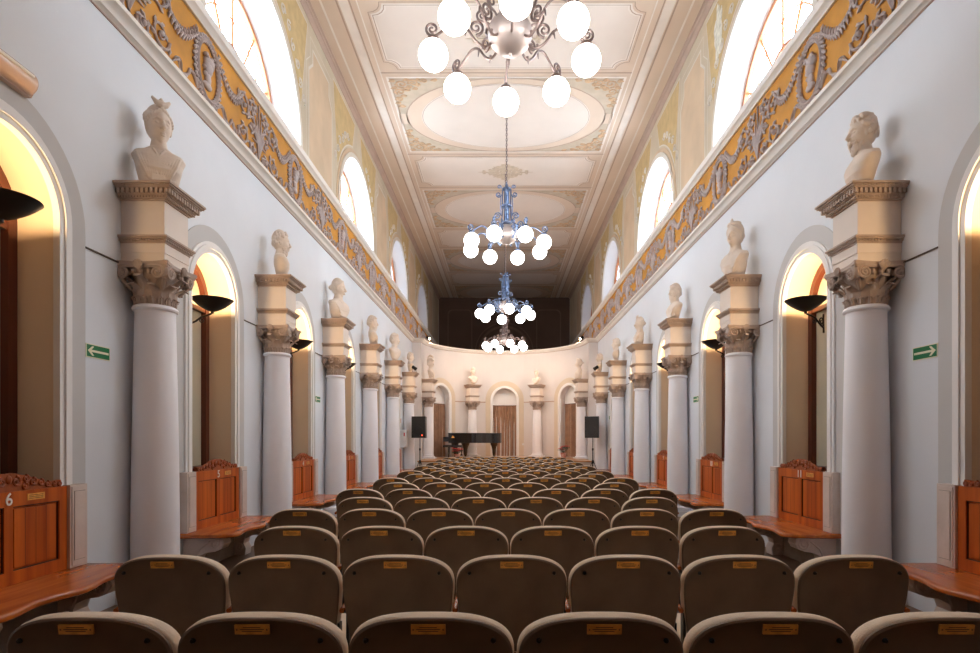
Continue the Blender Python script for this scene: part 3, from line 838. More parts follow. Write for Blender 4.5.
def make_bust(kind, x, y, rz, h, label, wide=.205, head_turn=0, drape=True, lean=0, female=False, vox=.0085):
    t = thing('bust', label, 'bust', (x, y, 3.62), rz, 'plaster busts on the columns')
    herm = wide < .18; zc = .545 if not herm else .525; tb = torso(kind, wide, drape)
    if wide > .2: tb.v = [(x_*.86, y_, z_) for x_, y_, z_ in tb.v]
    hb = head_mb(kind, female, 0)
    Mx = Matrix.Translation((0, .006, zc)) @ Matrix.Rotation(radians(head_turn), 4, 'Z') @ Matrix.Rotation(radians(lean), 4, 'X') @ Matrix.Diagonal((1.12, 1.06, 1.32, 1))
    tb.merge(hb, Mx)
    top = {'helmet': .84, 'diana': .77}.get(kind, .72)-(.02 if herm else 0); s = h/top
    o = tb.build('figure', M_BUST, t, ang=0)
    o.data.polygons.foreach_set('use_smooth', [True]*len(o.data.polygons))
    r = o.modifiers.new('remesh', 'REMESH'); r.mode = 'VOXEL'; r.voxel_size = vox; r.use_smooth_shade = True
    sm = o.modifiers.new('smooth', 'SMOOTH'); sm.iterations = 1; sm.factor = .4
    b = MB(); b.lathe([(.095, 0), (.095, .02), (.082, .03), (.06, .042), (.055, .052), (.062, .065), (.05, .075)], 24)
    b.build('socle', M_BUST, t); t.scale = (s, s, s)
    return t
# rz: figure faces local +y ; facing room centre from the left wall = -90 deg
R_ = radians
BL = [('diana', .85, -150, 18, .205, True, True, 'diadem-crowned draped woman bust turned to the camera on nearest left column'),
      ('beard', .68, -66, 0, .19, False, False, 'bearded man bust seen from behind its shoulder on second left column'),
      ('bun', .80, -112, 20, .19, True, True, 'draped woman bust with bound hair on third left column'),
      ('wreath', .70, -75, 0, .19, True, False, 'bearded wreathed man bust in profile on fourth left column'),
      ('curly', .80, -112, 10, .18, False, False, 'slender curly-haired youth bust on fifth left column'),
      ('curly', .68, -70, 0, .18, False, False, 'short-haired man bust beside a black spotlight on sixth left column')]
BR = [('beard2', .72, 84, 0, .19, False, False, 'gaunt man bust in profile facing left on nearest right column'),
      ('diadem', .80, 112, 10, .205, True, True, 'diademed draped woman bust with a hair bun on second right column'),
      ('beardlong', .70, 100, 10, .19, True, False, 'long-bearded man bust on third right column'),
      ('diana', .72, 95, 0, .16, True, True, 'slim draped woman bust with peaked headband on fourth right column'),
      ('wreath', .66, 75, 0, .18, False, False, 'wreathed bearded man bust on fifth right column'),
      ('curly', .64, 80, 0, .18, True, False, 'curly-haired man bust with a spotlight behind on sixth right column')]
for sd, LST in ((-1, BL), (1, BR)):
    for k, (kd, h, rz, turn, wd, dr, fe, lb) in enumerate(LST):
        kd2 = 'beard' if kd == 'beard2' else kd
        make_bust(kd2, sd*(COLX-(.03 if k == 0 else .05)), C1+PITCH*k, R_(rz), h, lb, wd, turn, dr, 0, fe, .0042 if k == 0 else .0062)
for (x, y, rz), (kd, h, lb, turn) in zip(ap, (('helmet', .93, 'helmeted warrior bust at the left end of the apse', -25), ('curly', .72, 'man bust above the piano, left of the central arch', 0),
                                           ('wreath', .62, 'stout man bust right of the central arch', 0), ('diadem', .80, 'diademed woman bust at the right end of the apse', -25))):
    make_bust(kd, x*.965, YC+(y-YC)*.965, rz-pi/2, h*.96, lb, .18, turn, True, 0, kd == 'diadem', .008)

# ---------------------------------------------------------------- text
def text_mb(txt, size, depth=.002):
    cu = bpy.data.curves.new('t', 'FONT'); cu.body = txt; cu.size = size; cu.align_x = 'CENTER'; cu.align_y = 'CENTER'; cu.extrude = depth
    cu.offset = size*.012
    o = bpy.data.objects.new('t', cu); COL.objects.link(o); dg = bpy.context.evaluated_depsgraph_get()
    me = bpy.data.meshes.new_from_object(o.evaluated_get(dg)); b = MB()
    b.add([tuple(v.co) for v in me.vertices], [tuple(p.vertices) for p in me.polygons])
    bpy.data.objects.remove(o); bpy.data.meshes.remove(me); return b

# ---------------------------------------------------------------- benches (local: wall at x=0, room towards +x, y along the wall)
def seat_outline():
    P = []
    for i in range(41):
        u = -1+2*i/40; a = abs(u)
        p = .585 - .055*(1-cos(2*pi*min(a, .80)/.80))/2*1.0 - .02*a
        if a > .86: p *= sqrt(max(0, 1-((a-.86)/.14)**2))*.45+.55
        P.append((p, u*.745))
    return [(.002, -.745)] + P + [(.002, .745)]
def make_bench(num):
    t = thing('wall_bench', 'x', 'bench')
    P = seat_outline(); b = MB(); n = len(P)
    def sh(P, k): return [(x*(1-k) if x > .01 else x, y*(1-k*.5)) for x, y in P]
    L = [(sh(P, .03), .405), (sh(P, .0), .412), (P, .425), (sh(P, .004), .438), (sh(P, .025), .448), (sh(P, .05), .450)]
    vs = [(x, y, z) for Q, z in L for x, y in Q]
    fs = [(j*n+i, j*n+(i+1) % n, (j+1)*n+(i+1) % n, (j+1)*n+i) for j in range(len(L)-1) for i in range(n)]
    fs += [tuple(range(n))[::-1], tuple((len(L)-1)*n+i for i in range(n))]
    b.add(vs, fs); fixn(b.build('seat', M_SEATW, t, 50))
    # back: frame and sunk panels
    b = MB()
    b.box(.032, .047, -.515, .515, .452, 1.07)
    for (y0, y1, z0, z1) in ((-.515, .515, .97, 1.07), (-.515, .515, .452, .54), (-.515, -.44, .54, .97), (.44, .515, .54, .97), (-.035, .035, .54, .97)):
        b.box(.047, .066, y0, y1, z0, z1)
    for s in (-1, 1):
        y0, y1 = sorted((s*.055, s*.42)); b.box(.047, .056, y0, y1, .56, .95)
        for q in (.035, .44): b.box(.047, .058, s*q-.004, s*q+.004, .54, .97, 1)
        b.box(.047, .058, min(s*.035, s*.44), max(s*.035, s*.44), .962, .97, 1)
        b.box(.047, .058, min(s*.035, s*.44), max(s*.035, s*.44), .54, .546, 1)
        for k in range(1, 4): b.box(.050, .0563, s*(.055+.365*k/4)-.0015, s*(.055+.365*k/4)+.0015, .56, .95, 1)
    b.build('back_panel', [M_WOOD, M_GROOVE], t, 0)
    # crest
    b = MB(); pr = []
    for i in range(33):
        u = -1+2*i/32; a = abs(u)
        z = .085*max(0, cos(pi*a*.62))**1.3+.012+(.012 if a > .86 else 0)+.007*abs(sin(u*14))
        pr.append((u*.46, z))
    n = len(pr); vs = []
    for x_ in (.028, .062): vs += [(x_, y, 1.07) for y, z in pr]+[(x_, y, 1.07+z+.02) for y, z in pr]
    fs = []
    for i in range(n-1): fs += [(i, i+1, n+i+1, n+i), (2*n+i, 3*n+i, 3*n+i+1, 2*n+i+1), (n+i, n+i+1, 3*n+i+1, 3*n+i)]
    b.add(vs, fs)
    for s in (-1, 1):
        for (c_, z_, r_) in ((.06, .065, .034), (.14, .080, .024), (.13, .03, .024), (.20, .055, .028), (.27, .045, .022), (.33, .028, .020), (.39, .022, .014), (.44, .022, .014)):
            sp = [(.066, p[0], p[2]) for p in spiral(s*c_, 1.07+z_, r_, .006, pi/2, -1.6*s, 18)]; b.tube(sp, [.010-.005*i/19 for i in range(19)], 6)
            b.ball((.068, s*c_, 1.07+z_), .009, 6, 5)
    b.ball((.066, 0, 1.15), (.014, .022, .03), 8, 6)
    c = fixn(b.build('carved_crest', M_CARVE, t, 50))
    for s in (-1, 1):      # stone posts
        b = MB(); y0, y1 = sorted((s*.52, s*.70)); b.box(.003, .085, y0, y1, .452, 1.075); b.box(.085, .092, y0+.015, y1-.015, .47, 1.06)
        b.box(.0925, .0965, y0+.035, y1-.035, .51, 1.025); b.box(.0925, .094, y0+.031, y1-.031, .506, 1.029, 1)
        b.build('side_post', [M_STONE, M_STONED], t, 0)['label'] = 'pinkish marble post with a sunk panel'
    for s in (-1, 1):      # scrolled stone supports
        sil = [(.003, 0), (.16, 0), (.17, .08), (.14, .14), (.16, .20), (.24, .24), (.33, .25), (.40, .28), (.43, .33), (.42, .38), (.38, .404), (.003, .404)]
        b = MB(); n = len(sil); yy = s*.55
        vs = [(x, yy-.08, z) for x, z in sil]+[(x, yy+.08, z) for x, z in sil]
        b.add(vs, [tuple(range(n)), tuple(range(n, 2*n))[::-1]]+[(i, (i+1) % n, n+(i+1) % n, n+i) for i in range(n)])
        for q in (-1, 1):
            sp = [(p[0], yy+q*.083, p[2]) for p in spiral(.34, .33, .065, .012, pi/2, -1.7, 20)]; b.tube(sp, .012, 6)
            sp = [(p[0], yy+q*.083, p[2]) for p in spiral(.10, .10, .055, .012, -pi/2, -1.5, 20)]; b.tube(sp, .010, 6)
            b.tube([(.28, yy+q*.083, .36), (.18, yy+q*.083, .28), (.14, yy+q*.083, .18)], .010, 6)
        fixn(b.build('support', M_STONE, t, 40))
    b = MB(); b.box(.004, .03, -.47, .47, 0, .40); b.build('lower_panel', M_STONED, t, 0)
    b = MB(); b.box(.066, .069, .15, .30, 1.0, 1.045); 
    for k in range(3): b.box(.069, .0695, .165, .285, 1.010+.011*k, 1.013+.011*k, 1)
    b.build('plaque', [M_BRASS, M_INK], t, 0)['label'] = 'engraved brass plaque'
    return t
bench0 = make_bench(0)
def add_num(t, txt):
    tb = text_mb(txt, .115); Mx = Matrix.Translation((.068, 0, 1.018)) @ Matrix(((0, 0, 1, 0), (-1 if False else 1, 0, 0, 0), (0, 1, 0, 0), (0, 0, 0, 1)))
    b = MB(); b.merge(tb, Mx); b.build('number', M_PLASTIC, t, 0)['label'] = 'white painted number '+txt
bn = 0
for sd, nm in ((-1, 'left'), (1, 'right')):
    for k, y in enumerate(BAY):
        lb = 'orange wooden wall bench with carved crest, %s along the %s wall' % ('nearest' if k == 0 else ORD[k], nm)
        o = bench0 if bn == 0 else dup(bench0); bn += 1
        o.location = (sd*(WX-.001), y, 0); o.rotation_euler = (0, 0, 0 if sd < 0 else pi); o['label'] = lb; o['group'] = 'wall benches under the niches'
BEN = [o for o in bpy.data.objects if o.type == 'EMPTY' and o.get('category') == 'bench']
BEN.sort(key=lambda o: (o.location.x, o.location.y))
for o, tx in zip(BEN, ['6', '5', '4', '3', '2', '1', '12', '11', '10', '9', '8', '7']): add_num(o, tx)

# ---------------------------------------------------------------- sconces (local: attaches at x=0, room towards +x)
def make_sconce():
    t = thing('uplight_sconce', 'x', 'lamp')
    b = MB(); prof = [(.012, -.135), (.05, -.125), (.10, -.10), (.15, -.066), (.195, -.028), (.222, .0), (.228, .004), (.222, .006), (.19, -.022), (.145, -.056), (.095, -.088), (.04, -.105), (.0, -.108)]
    b.lathe(prof, 36, (.27, 0), cap=False); b.lathe([(.0, -.16), (.018, -.155), (.018, -.135), (.0, -.13)], 12, (.27, 0)); fixn(b.build('bowl', M_IRON, t, 40))
    b = MB()
    b.tube([(.01, -.10, -.30), (.05, -.07, -.285), (.10, -.04, -.25), (.15, -.02, -.20), (.20, -.005, -.18), (.26, 0, -.155)], [.011]*6, 8)
    b.tube([(p[0]*.5+.02, -.10, p[2]) for p in spiral(.03, -.225, .055, .01, -pi/2, 1.6, 22)], .008, 6)
    b.tube([(.01, -.10, -.36), (.012, -.10, -.14)], .010, 6)
    b.tube([(p[0], -.02, p[2]) for p in spiral(.16, -.24, .03, .006, pi/2, 1.4, 16)], .006, 6)
    b.build('bracket', M_IRON, t, 40)
    b = MB(); b.ball((.27, 0, -.005), (.025, .025, .03), 10, 8); b.build('bulb', M_BULB, t)
    return t
sc_ = make_sconce(); n = 0
ldt = bpy.data.lights.new('sconce_light', 'POINT'); ldt.energy = SCONCE_W; ldt.color = (1.0, .66, .34); ldt.shadow_soft_size = .05
for sd, nm in ((-1, 'left'), (1, 'right')):
    for k, y in enumerate(BAY):
        lb = 'black bowl uplight in the %s arched niche of the %s wall' % (ORD[k], nm)
        o = sc_ if n == 0 else dup(sc_); n += 1
        o.location = (sd*(WX+.298), y+.05, 3.02); o.rotation_euler = (0, 0, 0 if sd < 0 else pi); o['label'] = lb; o['group'] = 'uplight sconces'
        lo = bpy.data.objects.new('sconce_light', ldt); COL.objects.link(lo); lo.parent = o; lo.location = (.27, 0, .07)

# ---------------------------------------------------------------- chandeliers (local z=0 at the ceiling)
def make_chandelier(mm, name, label, y, zg, rot):
    t = thing('chandelier', label, 'chandelier', (0, y, CH), rot, 'chandeliers down the hall')
    g = zg-CH                      # globe centre, local
    zb = g+.23
    b = MB(); b.lathe([(.0, zb-.19-.03), (.012, zb-.19-.02), (.016, zb-.19)]+[(.215*sin(pi*(i+.6)/14), zb-.19*cos(pi*(i+.6)/14)) for i in range(13)]+[(.06, zb+.19), (.06, zb+.22)], 32)
    b.build('ball', M_SILVER, t, 40)
    b = MB()
    b.lathe([(.06, zb+.18), (.10, zb+.21), (.11, zb+.235), (.07, zb+.25), (.035, zb+.27), (.03, zb+.8), (.05, zb+.84), (.09, zb+.86), (.09, zb+.885), (.04, zb+.90), (.02, zb+.98), (.0, zb+.99)], 24)
    for k in range(8):
        a = 2*pi*k/8; b.tube([(.10*cos(a), .10*sin(a), zb+.23), (.085*cos(a), .085*sin(a), zb+.5), (.09*cos(a), .09*sin(a), zb+.86)], .011, 6)
    b.lathe([(.085, zb+.52), (.10, zb+.53), (.10, zb+.56), (.085, zb+.57)], 24)
    b.build('stem', mm, t, 40)
    b = MB()
    for k in range(4):
        Mx = Matrix.Rotation(2*pi*k/4+.3, 4, 'Z')
        b.tube([(p[0], 0, p[2]) for p in spiral(.155, zb+.77, .055, .012, pi, 1.5, 20)], [.012]*21, 6, 0, Mx)
        b.tube([(p[0], 0, p[2]) for p in spiral(.175, zb+.36, .07, .012, pi, -1.5, 20)], [.013]*21, 6, 0, Mx)
        b.tube([(p[0], 0, p[2]) for p in spiral(.14, zb+.92, .04, .010, pi*1.2, -1.3, 16)], [.010]*17, 6, 0, Mx)
        b.tube([(.105, 0, zb+.77), (.12, 0, zb+.6), (.105, 0, zb+.36)], .010, 6, 0, Mx)
    b.build('scrollwork', mm, t, 40)
    b = MB(); zc = zb+.98; i = 0
    while zc < -.05:
        Mx = Matrix.Translation((0, 0, zc)) @ Matrix.Rotation((i % 2)*pi/2, 4, 'Z')
        b.tube([(.014*sin(2*pi*j/10), 0, .033*cos(2*pi*j/10)) for j in range(11)], .0065, 5, 0, Mx); zc += .05; i += 1
    b.tube([(0, 0, -.10), (0, 0, -.02)], .012, 6); b.lathe([(.05, -.045), (.07, -.02), (.07, -.002)], 16)
    b.build('chain', mm if mm is M_PEWTER else M_PEWTER, t, 40)
    b = MB()        # one arm, along +x
    arm = [(.15, 0, zb-.06), (.24, 0, zb-.13), (.34, 0, zb-.07), (.42, 0, zb+.04), (.52, 0, zb+.08), (.62, 0, zb+.03), (.70, 0, zb-.03), (.74, 0, zb-.05)]
    P = [Vector(p) for p in arm]; cr = []
    for i in range(len(P)-1):
        p0, p1, p2, p3 = P[max(i-1, 0)], P[i], P[i+1], P[min(i+2, len(P)-1)]
        for u in (0, .33, .66):
            cr.append(.5*((2*p1)+(-p0+p2)*u+(2*p0-5*p1+4*p2-p3)*u*u+(-p0+3*p1-3*p2+p3)*u**3))
    cr.append(P[-1]); b.tube(cr, .0125, 7)
    b.tube(spiral(.75, zb+.02, .065, .012, -pi/2, 1.6, 24), [.014-.005*i/24 for i in range(25)], 6)
    b.tube(spiral(.33, zb+.05, .075, .012, -pi/2, -1.6, 24), [.014-.005*i/24 for i in range(25)], 6)
    b.tube(spiral(.27, zb+.17, .06, .012, -pi/2, 1.5, 20), [.012-.004*i/20 for i in range(21)], 6)
    b.tube([(.17, 0, zb+.06), (.22, 0, zb+.10), (.27, 0, zb+.11)], .011, 6)
    for xx in (.26, .42): b.tube([(xx, 0, zb-.09 if xx < .3 else zb+.04), (xx+.015, 0, zb-.16 if xx < .3 else zb-.03)], [.014, .004], 6)
    b.lathe([(.0, g+.185), (.035, g+.18), (.055, g+.165), (.062, g+.135), (.05, g+.135)], 16, (.74, 0))
    am = b.build('arm', mm, t, 45); arm_me = am.data
    b = MB(); b.ball((.74, 0, g), .142, 24, 16); gl = b.build('globe', M_GLOBE, am, 180); gl['label'] = 'glowing opal glass globe'
    for k in range(1, 8):
        a2 = am.copy(); COL.objects.link(a2); a2.parent = t; a2.rotation_euler = (0, 0, 2*pi*k/8)
        g2 = gl.copy(); COL.objects.link(g2); g2.parent = a2
    return t
make_chandelier(M_PEWTER, '', 'nearest chandelier, pewter arms and opal globes, cropped by the top edge', 5.65, 5.10, R_(90+3))
make_chandelier(M_BLUE, '', 'blue-stemmed globe chandelier hanging second from the camera', 11.3, 5.14, R_(90-18))
make_chandelier(M_BLUE, '', 'small blue globe chandelier hanging third, before the dark far wall', 16.95, 5.03, R_(90+8))
make_chandelier(M_PEWTER, '', 'farthest globe chandelier, overlapping the cornice of the apse', 22.2, 4.93, R_(90+15))

# ---------------------------------------------------------------- wall fixtures
def exit_sign(sd, y, label):
    t = thing('exit_sign', label, 'sign', (sd*(WX-.001), y, 2.13), 0, 'green arrow signs')
    s = -sd; b = MB()
    def bx(x0, x1, *r): a, c = sorted((s*x0, s*x1)); b.box(a, c, *r)
    bx(0, .006, -.14, .14, -.055, .055); b.build('plate', M_SIGNW, t, 0)
    b = MB(); bx(.006, .0075, -.133, .133, -.048, .048); b.build('green_field', M_GREEN, t, 0)
    b = MB(); bx(.0075, .009, -.09, .12, -.009, .009)     # shaft; arrow points to the camera end
    for q in (-1, 1):
        P = [(-.125, 0), (-.075, .038), (-.052, .038), (-.092, 0)]; vs = [(s*.0075, y_, q*z_) for y_, z_ in P]+[(s*.009, y_, q*z_) for y_, z_ in P]
        b.add(vs, [(0,1,2,3), (4,5,6,7), (0,1,5,4), (1,2,6,5), (2,3,7,6), (3,0,4,7)])
    fixn(b.build('arrow', M_SIGNW, t, 0))
exit_sign(-1, BAY[0]+.94, 'green arrow sign on the left wall before the nearest column')
exit_sign(1, BAY[0]+.94, 'green arrow sign on the right wall before the nearest column')
exit_sign(-1, BAY[2]+.94, 'small far green sign on the left wall beside the third column')
exit_sign(1, BAY[2]+.94, 'small far green sign on the right wall beside the third column')
# emergency lamp high on the left wall
t = thing('emergency_lamp', 'pinkish plastic emergency lamp mounted high on the left wall', 'lamp', (-WX+.001, 3.62, 3.87))
b = MB(); b.box(0, .05, -.44, .44, -.085, .085); b.build('housing', M_LAMPP, t, 0)
b = MB(); n = 14; vs = []; prof = [(.05+.075*sin(pi*i/n)**.7, -.083+.166*i/n) for i in range(n+1)]
Y_ = [(-.44, .3), (-.425, .8), (-.40, 1), (.40, 1), (.425, .8), (.44, .3)]
for y_, k in Y_: vs += [(.05+(x-.05)*k, y_, z*(.9+.1*k)) for x, z in prof]
m_ = n+1; b.add(vs, [(j*m_+i, j*m_+i+1, (j+1)*m_+i+1, (j+1)*m_+i) for j in range(len(Y_)-1) for i in range(n)]+[tuple(range(m_)), tuple((len(Y_)-1)*m_+i for i in range(m_))])
fixn(b.build('cover', M_LAMPP, t, 50))
b = MB(); b.tube([(.128, -.38, .015), (.128, .36, .015)], .010, 8); b.build('tube', M_WHITE, t)
b = MB(); b.ball((.118, -.02, -.035), .012, 8, 6); b.build('indicator', M_REDLED, t)
b = MB(); b.tube([(.01, -.1, -.085), (.02, -.11, -.13), (.02, -.06, -.17), (.02, .0, -.16)], .004, 5); b.build('cable', M_IRON, t)
# white cabinet on the far left wall
t = thing('wall_cabinet', 'small white electrical cabinet on the left wall before the stage', 'cabinet', (-WX+.001, 19.05, 1.15))
b = MB(); b.box(0, .19, -.165, .165, 0, .56); b.build('body', M_BOXW, t, 0)
b = MB(); b.box(.19, .20, -.15, .15, .02, .54); b.build('door', M_BOXW, t, 0)
b = MB(); b.box(.11, .15, -.167, -.165, .36, .47); b.build('sticker', M_RED, t, 0)
b = MB(); b.box(0, .006, -.06, .06, 0, .16); b.box(.006, .007, -.05, .05, .01, .15, 1)
o = b.build('fire_sign', [M_SIGNW, M_RED], None, 0); o.location = (-WX+.001, 18.98, 1.93); tag(o, 'small red sign above the white cabinet on the left wall', 'sign')
b = MB(); b.box(-.006, 0, -.07, .07, 0, .13); b.box(-.007, -.006, -.06, .06, .01, .12, 1)
o = b.build('notice_sign', [M_SIGNW, M_GREEN], None, 0); o.location = (WX-.001, 19.0, 2.05); tag(o, 'tiny green notice on the right wall before the stage', 'sign')
# spotlights
def spotlight(x, y, z, aim, label, energy, lens=.045, stand=True):
    t = thing('spotlight', label, 'spotlight', (x, y, z))
    d = (Vector(aim)-Vector((x, y, z+.14))).normalized(); q = d.to_track_quat('Z', 'Y').to_matrix().to_4x4()
    Mx = Matrix.Translation((0, 0, .14)) @ q
    b = MB(); b.lathe([(.03, -.09), (.05, -.08), (.055, .05), (.065, .07), (.058, .07), (.045, .045)], 20, M=Mx, cap=False); b.lathe([(.0, -.09), (.03, -.09)], 20, M=Mx, cap=False)
    fixn(b.build('housing', M_IRON, t, 40))
    b = MB(); b.lathe([(.0, .055), (lens, .055)], 16, M=Mx, cap=False); b.build('lens', M_SPOTL if energy else M_GRILL, t, 0)
    b = MB(); b.box(-.05, .05, -.04, .04, 0, .012); b.tube([(-.065, 0, .01), (-.068, 0, .14)], .006, 5); b.tube([(.065, 0, .01), (.068, 0, .14)], .006, 5); b.box(-.07, .07, -.008, .008, .006, .014)
    b.build('yoke', M_IRON, t, 0)
    if energy > 100:
        b = MB(); b.ball((-.05 if x > 0 else .05, -.05, .10), .032, 10, 8); b.build('added_glow_ball', M_SPOTL, t)  # added glowing ball that shows the lamp's glow towards the camera
    if energy:
        ld = bpy.data.lights.new('spot_beam', 'SPOT'); ld.energy = energy; ld.color = (1.0, .74, .54); ld.spot_size = radians(150); ld.spot_blend = 1; ld.shadow_soft_size = .04
        lo = bpy.data.objects.new('spot_beam', ld); COL.objects.link(lo); lo.parent = t
        lo.location = Vector((0, 0, .14))+d*.09; lo.rotation_euler = d.to_track_quat('-Z', 'Y').to_euler()
for sd, nm in ((-1, 'left'), (1, 'right')):
    q = radians(75); spotlight(sd*(RA-.06)*sin(q), YC+(RA-.06)*cos(q), 5.088, (sd*-.9, 22.9, 1.6), 'lit spotlight on the apse cornice at the %s corner' % nm, SPOT_W)
    spotlight(sd*(COLX-.21), C1+PITCH*5-.21, 3.62, (0, 23, 1.5), 'small black spotlight beside the sixth bust on the %s' % nm, 40)

# ---------------------------------------------------------------- stage things
for a, nm in zip((-56, 0, 56), ('left arch of the apse', 'central arch of the apse', 'right arch of the apse')):
    q = radians(a); b = MB(); n = 90; vs = []
    for j, z in enumerate((.71, 1.6, 2.80)):
        for i in range(n+1):
            u = i/n; x = -.485+.97*u; w_ = .045*sin(u*2*pi*7+1.2*sin(u*11))*(1 if z < 2.5 else .7)
            vs.append((x, RA+.20+w_, z))
    m_ = n+1; vs2 = [(x, y+.012, z) for x, y, z in vs]; L = len(vs)
    fs = [(j*m_+i, j*m_+i+1, (j+1)*m_+i+1, (j+1)*m_+i) for j in range(2) for i in range(n)]
    b.add(vs+vs2, fs+[tuple(L+k for k in f[::-1]) for f in fs])
    o = b.build('curtain', M_CURT, None, 60); o.location = (0, YC, 0); o.rotation_euler = (0, 0, -q)
    tag(o, 'brown pleated curtain hanging in the '+nm, 'curtain', 'apse curtains')
    b = MB(); b.tube([(-.495, RA+.20, 2.815), (.495, RA+.20, 2.815)], .014, 8); o2 = b.build('rod', M_DKWOOD, o)
# grand piano: keyboard at the left, tail to the right
t = thing('grand_piano', 'black grand piano on the stage with its lid closed', 'piano', (-1.28, 22.55, .70))
def outl(n=14):
    P = [(-.78, -.70), (-.52, -.74)]                      # near side: bass or treble rim
    P = [(-.80, -.72), (.02, -.72)]
    for i in range(1, n+1):                               # bent side
        u = i/n; P.append((.02+.88*u, -.72+.60*(3*u*u-2*u**3)))
    for i in range(1, 9):
        a = -pi/2+pi*i/9; P.append((.92+.20*cos(a), .28+.40*sin(a)))
    P += [(.90, .72), (-.80, .72)]
    return P
O_ = [(x*1.04, y) for x, y in outl()]
b = MB(); b.prism(O_, .36, 0, Matrix.Translation((0, 0, .57))); fixn(b.build('case', M_BLACK, t, 40))
b = MB(); b.prism([(x*1.015, y*1.015) for x, y in O_], .022, 0, Matrix.Translation((0, 0, .925))); fixn(b.build('lid', M_BLACK, t, 40))
b = MB(); b.box(-1.02, -.80, -.70, .70, .62, .70); b.box(-1.02, -.80, -.73, -.68, .64, .80); b.box(-1.02, -.80, .68, .73, .64, .80); b.build('key_bed', M_BLACK, t, 0)
b = MB(); b.box(-.99, -.85, -.66, .66, .70, .725); 
for i in range(36): b.box(-.94, -.84, -.62+i*.0355, -.605+i*.0355, .725, .74, 1)
b.build('keys', [M_KEYS, M_BLACK], t, 0)
b = MB(); b.box(-.83, -.80, -.68, .68, .72, .90); b.build('fallboard', M_BLACK, t, 0)
for x, y in ((-.20, -.58), (-.68, .50), (.86, .22)):
    b = MB(); b.lathe([(.05, .0), (.05, .05), (.035, .07), (.06, .12), (.075, .30), (.10, .42), (.14, .50), (.16, .57)], 16, (x, y)); b.build('leg', M_BLACK, t, 40)
b = MB(); b.tube([(-.35, -.08, .57), (-.40, -.05, .12)], .018, 6); b.tube([(-.35, .08, .57), (-.40, .05, .12)], .018, 6); b.box(-.46, -.34, -.12, .12, .08, .13)
for q in (-.06, 0, .06): b.box(-.56, -.46, q-.012, q+.012, .07, .085)
b.build('pedal_lyre', M_BLACK, t, 0)
b = MB(); b.prism([(-.06, 0), (.06, 0), (.035, .06), (0, .09), (-.035, .06)], .003, 0, Matrix.Translation((-.66, -.722, .76)) @ Matrix.Rotation(pi/2, 4, 'X')); b.build('emblem', M_BRASS, t, 0)
# stool
t = thing('piano_stool', 'black padded piano stool at the keyboard end of the piano', 'stool', (-1.90, 21.30, .70))
b = MB(); b.box(-.34, .34, -.18, .18, .42, .50); b.build('cushion', M_SPKR, t, 0)
for x in (-.14, .14):
    for y in (-.13, .13):
        b = MB(); b.tube([(x, y, .42), (x*1.15, y*1.15, 0)], [.028, .018], 8); b.build('leg', M_BLACK, t)
# poinsettias
def plant(x, y, z, s, label):
    t = thing('potted_poinsettia', label, 'plant', (x, y, z))
    b = MB(); b.lathe([(.07*s, 0), (.10*s, .15*s), (.11*s, .16*s), (.11*s, .175*s), (.095*s, .175*s)], 18); b.build('pot', M_POT, t)
    R = random.Random(int(x*10)+5); b = MB(); g = MB()
    for i in range(9):
        a = 2*pi*i/9+R.uniform(-.2, .2); rr = R.uniform(.05, .20)*s; cx_, cy_, cz_ = rr*cos(a), rr*sin(a), (.30+R.uniform(-.05, .09))*s
        g.tube([(0, 0, .15*s), (cx_*.6, cy_*.6, .24*s), (cx_, cy_, cz_)], .006*s, 5)
        for k in range(7):
            q = 2*pi*k/7+i; L = R.uniform(.07, .10)*s; d = Vector((cos(q), sin(q), R.uniform(-.2, .35))); p = Vector((cx_, cy_, cz_)); n_ = Vector((-sin(q), cos(q), 0))
            for mb, off, LL in ((b, 0, L), (g, -.05*s, L*1.15)):
                p_ = p+Vector((0, 0, off))
                mb.add([p_, p_+d*LL*.45+n_*LL*.30, p_+d*LL, p_+d*LL*.45-n_*LL*.30, p_+d*LL*.5+Vector((0, 0, .012*s))], [(0, 1, 4), (1, 2, 4), (2, 3, 4), (3, 0, 4)])
    b.build('red_bracts', M_RED, t, 0); g.build('leaves', M_LEAF, t, 0)
plant(2.22, 22.2, .70, 1.15, 'red poinsettia in a pot on the right side of the stage')
plant(-1.70, 20.85, .70, 1.05, 'red poinsettia on the stage floor in front of the piano')
